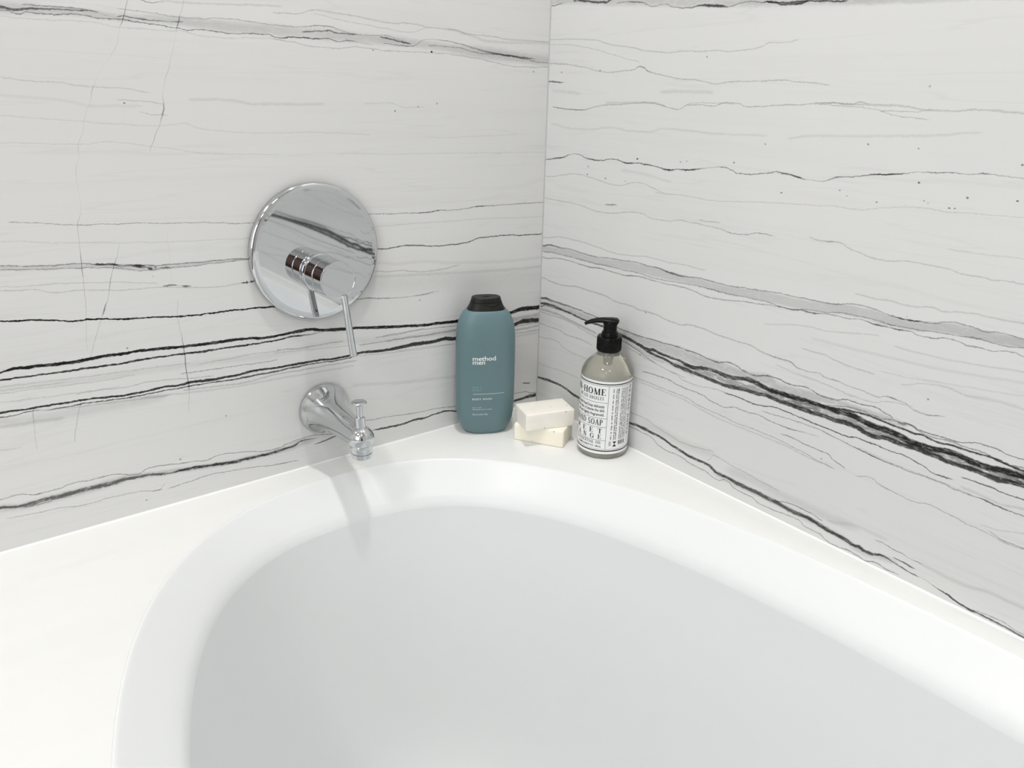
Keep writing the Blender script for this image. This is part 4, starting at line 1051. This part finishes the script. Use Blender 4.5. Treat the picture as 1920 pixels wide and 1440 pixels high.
# ------------------------------------------------------------------ tub spout
SX, SZ = -0.3475, 0.0740
sp = thing('tub_spout', 'chrome bath spout with a diverter pin under the mixer plate', 'spout', (SX, 0, SZ))
bm = bmesh.new()
prof = [(0, 0), (0, 0.0325), (0.002, 0.0328), (0.0042, 0.0324), (0.007, 0.0308), (0.012, 0.0277), (0.018, 0.0246), (0.026, 0.0217), (0.036, 0.0195), (0.050, 0.0177), (0.066, 0.0163), (0.080, 0.0153), (0.090, 0.0149)]
for k in range(0, 13):
    an = k / 12 * PI / 2
    prof.append((0.0975 + 0.0152 * math.sin(an), 0.0152 * math.cos(an)))
prof[-1] = (prof[-1][0], 0.0)
lathe(bm, (0, 0, 0), (0, -1, -0.045), prof, 72)
body = obj('spout_body', bm, M_CHROME, sp, 60)
EY = -0.0975
bm = bmesh.new()
lathe(bm, (0, EY, -0.0044), (0, 0, -1), [(0.004, 0.0), (0.007, 0.0136), (0.0100, 0.0139), (0.0118, 0.0134), (0.0126, 0.0129), (0.0160, 0.0127), (0.0163, 0.0112), (0.0176, 0.0112), (0.0179, 0.0123), (0.0232, 0.0121), (0.0240, 0.0112), (0.0234, 0.0098), (0.022, 0.0)], 56, True)
obj('aerator', bm, M_CHROME, sp, 40)
bm = bmesh.new()
lathe(bm, (0, EY + 0.001, 0), (0, 0, 1), [(0.006, 0.0), (0.006, 0.0060), (0.0212, 0.0058), (0.0217, 0.0053), (0.0217, 0.0)], 36, True)
dv = obj('diverter_nut', bm, M_CHROME, sp, 40)
bm = bmesh.new()
lathe(bm, (0, EY + 0.001, 0), (0, 0, 1), [(0.021, 0.0), (0.021, 0.0037), (0.0355, 0.0036), (0.0365, 0.0050), (0.0378, 0.0080), (0.0388, 0.0088), (0.0400, 0.0088), (0.0408, 0.0082), (0.0412, 0.0068), (0.0414, 0.0)], 40)
obj('diverter_pin', bm, M_CHROME, sp, 40)


# ------------------------------------------------------------------ lettering tools
def flat_text(body, height, bold=0.0, spacing=1.0):
    """outline text laid flat; height is the cap height in metres; returns verts (x, y), faces, width"""
    cu = bpy.data.curves.new('text', 'FONT')
    cu.body = body
    cu.size = 1.0
    cu.space_character = spacing
    cu.offset = bold
    cu.resolution_u = 3
    ob = bpy.data.objects.new('text', cu)
    COL.objects.link(ob)
    dg = bpy.context.evaluated_depsgraph_get()
    me = bpy.data.meshes.new_from_object(ob.evaluated_get(dg))
    s = height / 0.729
    vs_ = [(v.co.x * s, v.co.y * s) for v in me.vertices]
    fs = [tuple(p.vertices) for p in me.polygons]
    bpy.data.meshes.remove(me)
    bpy.data.objects.remove(ob)
    bpy.data.curves.remove(cu)
    xs = [v[0] for v in vs_] or [0]
    x0 = min(xs)
    return [(x - x0, y) for x, y in vs_], fs, max(xs) - x0


def arc(cx, cy, rx, ry, a0, a1, tx, ty, n=12):
    """crescent stroke: tx thick at the sides, ty at top and bottom"""
    out = []
    for k in range(n):
        q = []
        for t in (k / n, (k + 1) / n):
            an = math.radians(a0 + (a1 - a0) * t)
            q.append(((cx + rx * math.cos(an), cy + ry * math.sin(an)), (cx + (rx - tx) * math.cos(an), cy + (ry - ty) * math.sin(an))))
        out.append([q[0][0], q[1][0], q[1][1], q[0][1]])
    return out


def rc(x0, y0, x1, y1):
    return [[(x0, y0), (x1, y0), (x1, y1), (x0, y1)]]


def dg_(x0, y0, x1, y1, w):
    """diagonal bar, w wide along x"""
    return [[(x0 - w / 2, y0), (x0 + w / 2, y0), (x1 + w / 2, y1), (x1 - w / 2, y1)]]


K, T, S = 0.17, 0.07, 0.055      # thick stem, thin stroke, serif height


def sf(x, y, w=0.32):
    return rc(x - w / 2, y, x + w / 2, y + S)


def stem(x, k=K):
    return rc(x - k / 2, 0, x + k / 2, 1) + sf(x, 0, k + 0.16) + sf(x, 1 - S, k + 0.16)


GLYPH = {
    'I': (0.34, stem(0.17)),
    'H': (0.82, stem(0.17) + stem(0.65) + rc(0.17, 0.48, 0.65, 0.48 + T)),
    'L': (0.66, stem(0.17) + rc(0.17, 0, 0.60, S) + rc(0.55, 0, 0.60, 0.26)),
    'E': (0.68, stem(0.17) + rc(0.17, 0, 0.62, S) + rc(0.57, 0, 0.62, 0.26) + rc(0.17, 1 - S, 0.60, 1) + rc(0.55, 0.76, 0.60, 1) + rc(0.17, 0.49, 0.44, 0.49 + T) + rc(0.40, 0.40, 0.44, 0.65)),
    'F': (0.64, stem(0.17) + rc(0.17, 1 - S, 0.60, 1) + rc(0.55, 0.76, 0.60, 1) + rc(0.17, 0.49, 0.44, 0.49 + T) + rc(0.40, 0.40, 0.44, 0.65)),
    'T': (0.74, rc(0.285, 0, 0.455, 1) + sf(0.37, 0, 0.34) + rc(0.04, 1 - S, 0.70, 1) + rc(0.04, 0.74, 0.09, 1) + rc(0.65, 0.74, 0.70, 1)),
    'D': (0.80, stem(0.17) + arc(0.30, 0.5, 0.45, 0.5, -90, 90, K, T) + rc(0.17, 0, 0.31, T) + rc(0.17, 1 - T, 0.31, 1)),
    'P': (0.66, stem(0.17) + arc(0.34, 0.735, 0.27, 0.265, -90, 90, K * 0.9, T) + rc(0.17, 0.47, 0.35, 0.47 + T) + rc(0.17, 1 - T, 0.35, 1)),
    'R': (0.78, stem(0.17) + arc(0.34, 0.735, 0.27, 0.265, -90, 90, K * 0.9, T) + rc(0.17, 0.47, 0.35, 0.47 + T) + rc(0.17, 1 - T, 0.35, 1) + dg_(0.66, 0, 0.42, 0.5, K) + sf(0.68, 0, 0.18)),
    'O': (0.82, arc(0.41, 0.5, 0.37, 0.52, 0, 360, K, T, 24)),
    'U': (0.80, rc(0.13, 0.32, 0.29, 1) + rc(0.60, 0.32, 0.67, 1) + sf(0.21, 1 - S) + sf(0.635, 1 - S, 0.26) + arc(0.40, 0.33, 0.27, 0.35, 180, 360, 0.12, T)),
    'C': (0.76, arc(0.42, 0.5, 0.38, 0.52, 45, 315, K, T, 20) + rc(0.66, 0.70, 0.71, 0.98)),
    'G': (0.80, arc(0.42, 0.5, 0.38, 0.52, 45, 318, K, T, 20) + rc(0.66, 0.70, 0.71, 0.98) + rc(0.56, 0.06, 0.72, 0.44) + sf(0.64, 0.42, 0.30)),
    'S': (0.62, arc(0.31, 0.735, 0.25, 0.28, 30, 250, K * 0.85, T, 14) + arc(0.31, 0.265, 0.26, 0.28, -150, 72, K * 0.85, T, 14) + dg_(0.43, 0.40, 0.19, 0.60, K * 1.1) + rc(0.50, 0.74, 0.54, 0.97) + rc(0.06, 0.03, 0.10, 0.28)),
    'N': (0.84, rc(0.13, 0, 0.13 + T, 1) + rc(0.64, 0, 0.64 + T, 1) + dg_(0.62, 0, 0.20, 1, K * 1.1) + sf(0.165, 0, 0.26) + sf(0.675, 1 - S, 0.26) + sf(0.14, 1 - S, 0.2)),
    'M': (0.98, rc(0.14, 0, 0.14 + T, 1) + rc(0.70, 0, 0.70 + K, 1) + dg_(0.47, 0, 0.20, 1, K) + dg_(0.47, 0, 0.74, 1, T) + sf(0.175, 0, 0.26) + sf(0.785, 0) + sf(0.15, 1 - S, 0.2) + sf(0.80, 1 - S, 0.28)),
    'A': (0.80, dg_(0.12, 0, 0.39, 1, T) + dg_(0.64, 0, 0.39, 1, K) + rc(0.22, 0.30, 0.56, 0.30 + T) + sf(0.12, 0, 0.26) + sf(0.65, 0, 0.32)),
    'W': (1.12, dg_(0.36, 0, 0.16, 1, K) + dg_(0.36, 0, 0.56, 1, T) + dg_(0.76, 0, 0.56, 1, K) + dg_(0.76, 0, 0.98, 1, T) + sf(0.16, 1 - S) + sf(0.97, 1 - S, 0.26)),
    'B': (0.72, stem(0.17) + arc(0.34, 0.75, 0.24, 0.25, -90, 90, K * 0.9, T) + arc(0.36, 0.265, 0.29, 0.265, -90, 90, K * 0.9, T) + rc(0.17, 0, 0.37, T) + rc(0.17, 0.48, 0.37, 0.48 + T) + rc(0.17, 1 - T, 0.35, 1)),
    'Y': (0.78, rc(0.31, 0, 0.48, 0.48) + sf(0.395, 0) + dg_(0.395, 0.42, 0.14, 1, K) + dg_(0.40, 0.42, 0.66, 1, T) + sf(0.14, 1 - S) + sf(0.66, 1 - S, 0.26)),
    '&': (0.84, arc(0.36, 0.77, 0.18, 0.25, 0, 360, K * 0.6, T, 16) + arc(0.34, 0.27, 0.28, 0.29, 90, 330, K, T, 16) + dg_(0.70, 0, 0.26, 0.72, K) + dg_(0.52, 0.14, 0.72, 0.52, T)),
    '-': (0.36, rc(0.08, 0.40, 0.28, 0.56)),
    ' ': (0.34, []),
}


def serif(text, height, spacing=0.0, narrow=1.0):
    vs_, fs, x = [], [], 0.0
    for ch in text:
        w, quads = GLYPH[ch]
        for q in quads:
            b = len(vs_)
            vs_ += [((x + px * narrow) * height, py * height) for px, py in q]
            fs.append((b, b + 1, b + 2, b + 3))
        x += w * narrow + spacing
    return vs_, fs, (x - spacing) * height


class Sheet:
    """collects flat lettering, then bends it on a surface"""

    def __init__(self):
        self.v, self.f = [], []

    def put(self, t, x, y, align='l', turn=False, width=None):
        vs_, fs, w = t
        k = 1.0
        if width:
            k = width / w
            w = width
        dx = {'l': 0, 'r': -w, 'c': -w / 2}[align]
        b = len(self.v)
        for px, py in vs_:
            px = px * k + dx
            self.v.append((x + py, y - px) if turn else (x + px, y + py))
        self.f += [tuple(i + b for i in f) for f in fs]

    def rect(self, x0, y0, x1, y1):
        b = len(self.v)
        self.v += [(x0, y0), (x1, y0), (x1, y1), (x0, y1)]
        self.f.append((b, b + 1, b + 2, b + 3))

    def build(self, name, surf, mat, parent, maxlen=0.003):
        bm = bmesh.new()
        V = [bm.verts.new((x, y, 0)) for x, y in self.v]
        for f in self.f:
            try:
                bm.faces.new([V[i] for i in f])
            except ValueError:
                pass
        for _ in range(6):
            es = [e for e in bm.edges if abs(e.verts[0].co.x - e.verts[1].co.x) > maxlen]
            if not es:
                break
            bmesh.ops.subdivide_edges(bm, edges=es, cuts=1, use_grid_fill=False)
        for v in bm.verts:
            v.co = surf(v.co.x, v.co.y)
        me = bpy.data.meshes.new(name)
        bm.to_mesh(me)
        bm.free()
        o = link(name, me, mat, parent)
        o['kind'] = 'stuff'
        return o


# ------------------------------------------------------------------ teal body wash bottle
BW = thing('body_wash_bottle', 'teal plastic body wash bottle with charcoal flip cap by the corner', 'bottle', (-0.1254, -0.0365, 0))
BW.rotation_euler = (0, 0, math.radians(-27))
NEXP = 2.6


def sup(a, b, z, n=72):
    r = []
    for k in range(n):
        t = 2 * PI * k / n
        c, s = math.cos(t), math.sin(t)
        r.append((a * math.copysign(abs(c) ** (2 / NEXP), c), b * math.copysign(abs(s) ** (2 / NEXP), s), z))
    return r


BODY = [(0.0, 0.0225, 0.0125), (0.0005, 0.0245, 0.0140), (0.003, 0.0288, 0.0160), (0.007, 0.0325, 0.0178), (0.013, 0.0358, 0.0196), (0.021, 0.0382, 0.0210), (0.031, 0.0396, 0.0219),
        (0.045, 0.0402, 0.0224), (0.075, 0.0404, 0.0226), (0.110, 0.0404, 0.0226), (0.132, 0.0402, 0.0225), (0.145, 0.0396, 0.0222), (0.154, 0.0384, 0.0216), (0.162, 0.0362, 0.0207), (0.168, 0.0336, 0.0195),
        (0.173, 0.0302, 0.0180), (0.1756, 0.0276, 0.0168), (0.1764, 0.0262, 0.0160), (0.1764, 0.020, 0.012)]
bm = bmesh.new()
loft(bm, [sup(a, b, z) for z, a, b in BODY])
body = obj('bottle_body', bm, M_TEAL, BW, 50)
bm = bmesh.new()
loft(bm, [sup(a, b, z) for z, a, b in ((0.1764, 0.0250, 0.0152), (0.1768, 0.0256, 0.0157), (0.1778, 0.0252, 0.0155), (0.1800, 0.0238, 0.0148), (0.1830, 0.0222, 0.0139), (0.1852, 0.0213, 0.0134), (0.1866, 0.0209, 0.0132), (0.1869, 0.0203, 0.0127))])
cap = obj('cap_base', bm, M_CAP, BW, 40)
bm = bmesh.new()
loft(bm, [sup(a, b, z) for z, a, b in ((0.1869, 0.0199, 0.0124), (0.1873, 0.0206, 0.0130), (0.1890, 0.0200, 0.0127), (0.1915, 0.0194, 0.0123), (0.1926, 0.0190, 0.0120), (0.1931, 0.0182, 0.0113), (0.1929, 0.0165, 0.0098), (0.1928, 0.008, 0.005))])
lid = obj('flip_lid', bm, M_CAP, BW, 40)
# thumb notch lip on the front and the small raised swirl on the lid
bm = bmesh.new()
tube(bm, [(-0.0005, -0.0131, 0.1853), (0.003, -0.0136, 0.1838), (0.0075, -0.0137, 0.1836), (0.0115, -0.0130, 0.1847), (0.0130, -0.0122, 0.1862)], [0.0006, 0.0009, 0.0010, 0.0009, 0.0006], 10)
obj('thumb_lip', bm, M_CAP, cap, 60)
bm = bmesh.new()
for x in (-0.0032, 0.0, 0.0032):
    tube(bm, [(x - 0.0014, -0.0022, 0.1930), (x - 0.0004, 0.0, 0.1931), (x + 0.0010, 0.0006, 0.1931), (x + 0.0014, -0.0016, 0.1930)], [0.0004] * 4, 8)
obj('lid_emblem', bm, M_CAP, lid, 60)


def bw_surf(x, z):
    for (z0, a0, b0), (z1, a1, b1) in zip(BODY, BODY[1:]):
        if z0 <= z <= z1:
            t = (z - z0) / max(z1 - z0, 1e-9)
            a, b = a0 + (a1 - a0) * t, b0 + (b1 - b0) * t
            break
    return (x, -b * (1 - min(abs(x / a), 0.999) ** NEXP) ** (1 / NEXP) - 0.00022, z)


X0 = -0.0206
sh = Sheet()
sh.put(flat_text('method', 0.0064, 0.014, 0.98), X0, 0.1108, width=0.0310)
sh.put(flat_text('.', 0.0040, 0.0), X0 + 0.0316, 0.1108)
sh.put(flat_text('men', 0.0064, 0.014, 0.98), X0, 0.1055, width=0.0166)
sh.put(flat_text('BODY WASH', 0.0026, 0.010, 1.25), X0, 0.0543, width=0.0262)
sh.build('lettering', bw_surf, M_WHITE_INK, body)['label'] = 'white printed words on the teal front'
sh = Sheet()
sh.put(flat_text('SEA +', 0.0026, 0.0, 1.5), X0, 0.0715, width=0.0128)
sh.put(flat_text('SURF', 0.0026, 0.0, 1.5), X0, 0.0675, width=0.0112)
sh.build('lettering', bw_surf, M_PALE_INK, body)['label'] = 'pale blue printed words on the teal front'
sh = Sheet()
sh.rect(X0 + 0.0005, 0.0628, X0 + 0.0440, 0.06325)
sh.put(flat_text('sea + surf', 0.0015, 0.0), X0, 0.0425, width=0.0120)
sh.put(flat_text('nettoyant pour le corps', 0.0015, 0.0), X0, 0.0397, width=0.0266)
sh.put(flat_text('532 mL (18 FL OZ)', 0.0023, 0.0), X0, 0.0318, width=0.0208)
sh.build('small_print', bw_surf, M_WHITE_INK, body)

# ------------------------------------------------------------------ hand soap pump bottle
PB = thing('hand_soap_bottle', 'clear pump bottle of hand soap with black pump and black and white label', 'bottle', (-0.0340, -0.1785, 0))
PR = 0.0333
bm = bmesh.new()
lathe(bm, (0, 0, 0), (0, 0, 1), [(0.0012, 0.0), (0.0004, 0.022), (0.0, 0.026), (0.0006, 0.0300), (0.0026, 0.0322), (0.0055, 0.0331), (0.008, PR), (0.109, PR), (0.1125, 0.0330), (0.1165, 0.0320), (0.1205, 0.0302), (0.1245, 0.0276), (0.1285, 0.0240), (0.1318, 0.0200), (0.1345, 0.0163), (0.1362, 0.0146), (0.1400, 0.0140), (0.1412, 0.0135), (0.1412, 0.0)], 96)
pbody = obj('bottle_body', bm, M_LIQUID, PB, 60)
bm = bmesh.new()
lathe(bm, (0, 0, 0), (0, 0, 1), [(0.1408, 0.0), (0.1408, 0.0150), (0.1416, 0.0155), (0.1585, 0.0155), (0.1596, 0.0150), (0.1600, 0.0138), (0.1600, 0.0112), (0.1602, 0.0)], 64)
pc = obj('pump_collar', bm, M_BLACK, PB, 40)
bm = bmesh.new()
for k in range(44):
    t = 2 * PI * k / 44
    c, s = math.cos(t), math.sin(t)
    tube(bm, [(c * 0.0155, s * 0.0155, 0.1424), (c * 0.0155, s * 0.0155, 0.1578)], [0.00045, 0.00045], 5)
rb = obj('collar_ribs', bm, M_BLACK, pc, 60)
bm = bmesh.new()
lathe(bm, (0, 0, 0), (0, 0, 1), [(0.1598, 0.0), (0.1598, 0.0108), (0.1640, 0.0104), (0.1655, 0.0099), (0.1660, 0.0086), (0.1740, 0.0086), (0.1740, 0.0)], 48)
obj('pump_neck', bm, M_BLACK, PB, 40)
bm = bmesh.new()
hd = Vector((-0.7875, 0.6163, 0))
pts, rad, flat = [], [], []
for t, z, r, fs, fu in ((-0.0098, 0.1786, 0.0030, 1.9, 0.8), (-0.0085, 0.1792, 0.0042, 2.1, 0.85), (-0.003, 0.1796, 0.0047, 2.0, 0.8), (0.004, 0.1800, 0.0046, 1.8, 0.75), (0.011, 0.1802, 0.0043, 1.4, 0.75), (0.018, 0.1797, 0.0039, 1.2, 0.78), (0.024, 0.1785, 0.0034, 1.1, 0.8), (0.0295, 0.1764, 0.0028, 1.0, 0.8), (0.0325, 0.1747, 0.0022, 1.0, 0.8)):
    pts.append(tuple(hd * t + Vector((0, 0, z))))
    rad.append(r)
    flat.append((fs, fu))
tube(bm, pts, rad, 24, flat)
hd_o = obj('pump_head', bm, M_BLACK, PB, 50)
bm = bmesh.new()
lathe(bm, (0, 0, 0), (0, 0, 1), [(0.1738, 0.0), (0.1738, 0.0088), (0.1755, 0.0092), (0.1790, 0.0094), (0.1800, 0.0088), (0.1802, 0.0)], 40)
obj('head_hub', bm, M_BLACK, hd_o, 40)
bm = bmesh.new()
lathe(bm, (0, 0, 0), (0, 0, 1), [(0.118, 0.0), (0.118, 0.0045), (0.126, 0.0052), (0.1395, 0.0056), (0.1395, 0.0)], 32)
obj('pump_housing', bm, M_BLACK, PB, 40)
# paper label round the bottle; x = arc length from the divider line, to the right
A0 = math.atan2(-0.707, -0.707) + math.radians(6.2)


def lab_surf(lift):
    def f(x, z):
        an = A0 + x / PR
        r = PR + lift
        return (r * math.cos(an), r * math.sin(an), z)
    return f


LZ0, LZ1 = 0.0085, 0.1088
HALF = 0.088
n = 110
vv, ff = [], []
for k in range(n + 1):
    x = -HALF + 2 * HALF * k / n
    for z in (LZ0, LZ1):
        vv.append(lab_surf(0.00018)(x, z))
for k in range(n):
    ff.append((2 * k, 2 * k + 2, 2 * k + 3, 2 * k + 1))
lab = raw('label', vv, ff, M_PAPER, PB, 60)
sh = Sheet()


def zc(y):          # height of a row measured on the label
    return LZ1 - (y - 125) * (LZ1 - LZ0) / 1140.0


for y, t in ((165, 0.0013), (192, 0.00035), (1190, 0.00035), (1216, 0.0015)):
    sh.rect(-HALF, zc(y) - t / 2, HALF, zc(y) + t / 2)
sh.rect(-0.0002, zc(1190), 0.0002, zc(192))
for y in (450, 695, 835, 1045):
    sh.rect(-0.066, zc(y) - 0.0002, 0.0, zc(y) + 0.0002)
RA = -0.0030
sh.put(serif('IN-HOME', 0.0086, 0.03), RA, zc(335), 'r', width=0.0500)
sh.put(serif('OF LOS ANGELES', 0.0044, 0.10), RA - 0.0026, zc(410), 'r', width=0.0380)
for y, s, w in ((530, 'This mild Hand Soap delicately', 0.047), (592, 'cleans skin. It leaves the skin', 0.047), (658, 'soft and lightly fragranced.', 0.044)):
    sh.put(flat_text(s, 0.0040, 0.012), RA - 0.0010, zc(y), 'r', width=w)
sh.put(serif('HAND SOAP', 0.0078, 0.03), RA - 0.0018, zc(805), 'r', width=0.0470)
sh.put(serif('SWEET', 0.0066, 0.70), RA - 0.0022, zc(932), 'r', width=0.0540)
sh.put(serif('ORANGE', 0.0064, 0.62), RA - 0.0024, zc(1024), 'r', width=0.0600)
sh.put(serif('& ESSENTIAL OIL', 0.0039, 0.10), RA - 0.0024, zc(1104), 'r', width=0.0400)
sh.put(flat_text('HOME & BODY CO. 16fl.oz.', 0.0027, 0.015), RA - 0.0024, zc(1157), 'r', width=0.0360)
# turned columns on the right hand panel
zt, zb = zc(232), zc(1035)
for x, s, h in ((0.0058, 'our  soin  est  doux  la  peau  et  fleur  &  l eau', 0.0021), (0.0100, 'Cet soin doux Savon de main, laisse la peau', 0.0020), (0.0124, 'Made Complet Votre une specialite de la gamme', 0.0020),
                (0.0180, 'a base de fleur, savon et essences', 0.0019), (0.0206, 'huile essentielle des oranges pressees', 0.0019), (0.0236, 'notre savon pour les mains est parfume', 0.0019), (0.0268, 'douce mousse et parfum leger', 0.0019)):
    sh.put(flat_text(s, h, 0.012), x, zt, 'l', True, width=zt - zb)
sh.put(serif('ORANGE DOUCE', 0.0047, 0.30), 0.0318, zc(215), 'l', True, width=zc(215) - zc(1010))
# little marks at the foot of the panel
for y0 in (1068, 1086, 1104, 1122):
    sh.rect(0.0042, zc(y0) - 0.0003, 0.0072, zc(y0) + 0.0003)
b = len(sh.v)
sh.v += [(0.0094, zc(1064)), (0.0150, zc(1064)), (0.0122, zc(1104)), (0.0094, zc(1146)), (0.0150, zc(1146))]
sh.f += [(b, b + 2, b + 1), (b + 2, b + 3, b + 4)]
for x in (0.0180, 0.0206, 0.0236, 0.0268):
    sh.rect(x - 0.0002, zc(1120), x + 0.0012, zc(1055))
sh.build('lettering', lab_surf(0.00034), M_INK, lab)

# ------------------------------------------------------------------ two soap bars
random.seed(5)


def soap(name, label, c, ang, l, w, h, z, mat, bev, tilt=(0, 0)):
    bm = bmesh.new()
    box(bm, (-l / 2, -w / 2, 0), (l / 2, w / 2, h), bev, 3)
    bmesh.ops.subdivide_edges(bm, edges=[e for e in bm.edges if e.calc_length() > 0.008], cuts=3, use_grid_fill=True)
    for v in bm.verts:
        v.co += Vector((random.uniform(-1, 1), random.uniform(-1, 1), random.uniform(-1, 1) if v.co.z > 0.003 and v.co.z < h - 0.003 else 0)) * 0.00012
    o = obj(name, bm, mat, None, 45)
    o.location = (c[0], c[1], z)
    o.rotation_euler = (tilt[0], tilt[1], ang)
    tag(o, label, 'soap')
    o['group'] = 'soap bars stacked on the deck'
    return o


a1 = math.atan2(-0.855, 0.519)
soap('soap_bar', 'cream soap bar lying on the deck under the other bar', (-0.0754, -0.1052), a1, 0.0710, 0.0440, 0.0246, 0.0, M_SOAP_LOW, 0.0022)
a2 = math.atan2(-0.0215, 0.0665)
soap('soap_bar', 'paler speckled soap bar laid askew on top of the other', (-0.0775, -0.1088), a2, 0.0700, 0.0430, 0.0240, 0.0246, M_SOAP_TOP, 0.0014)
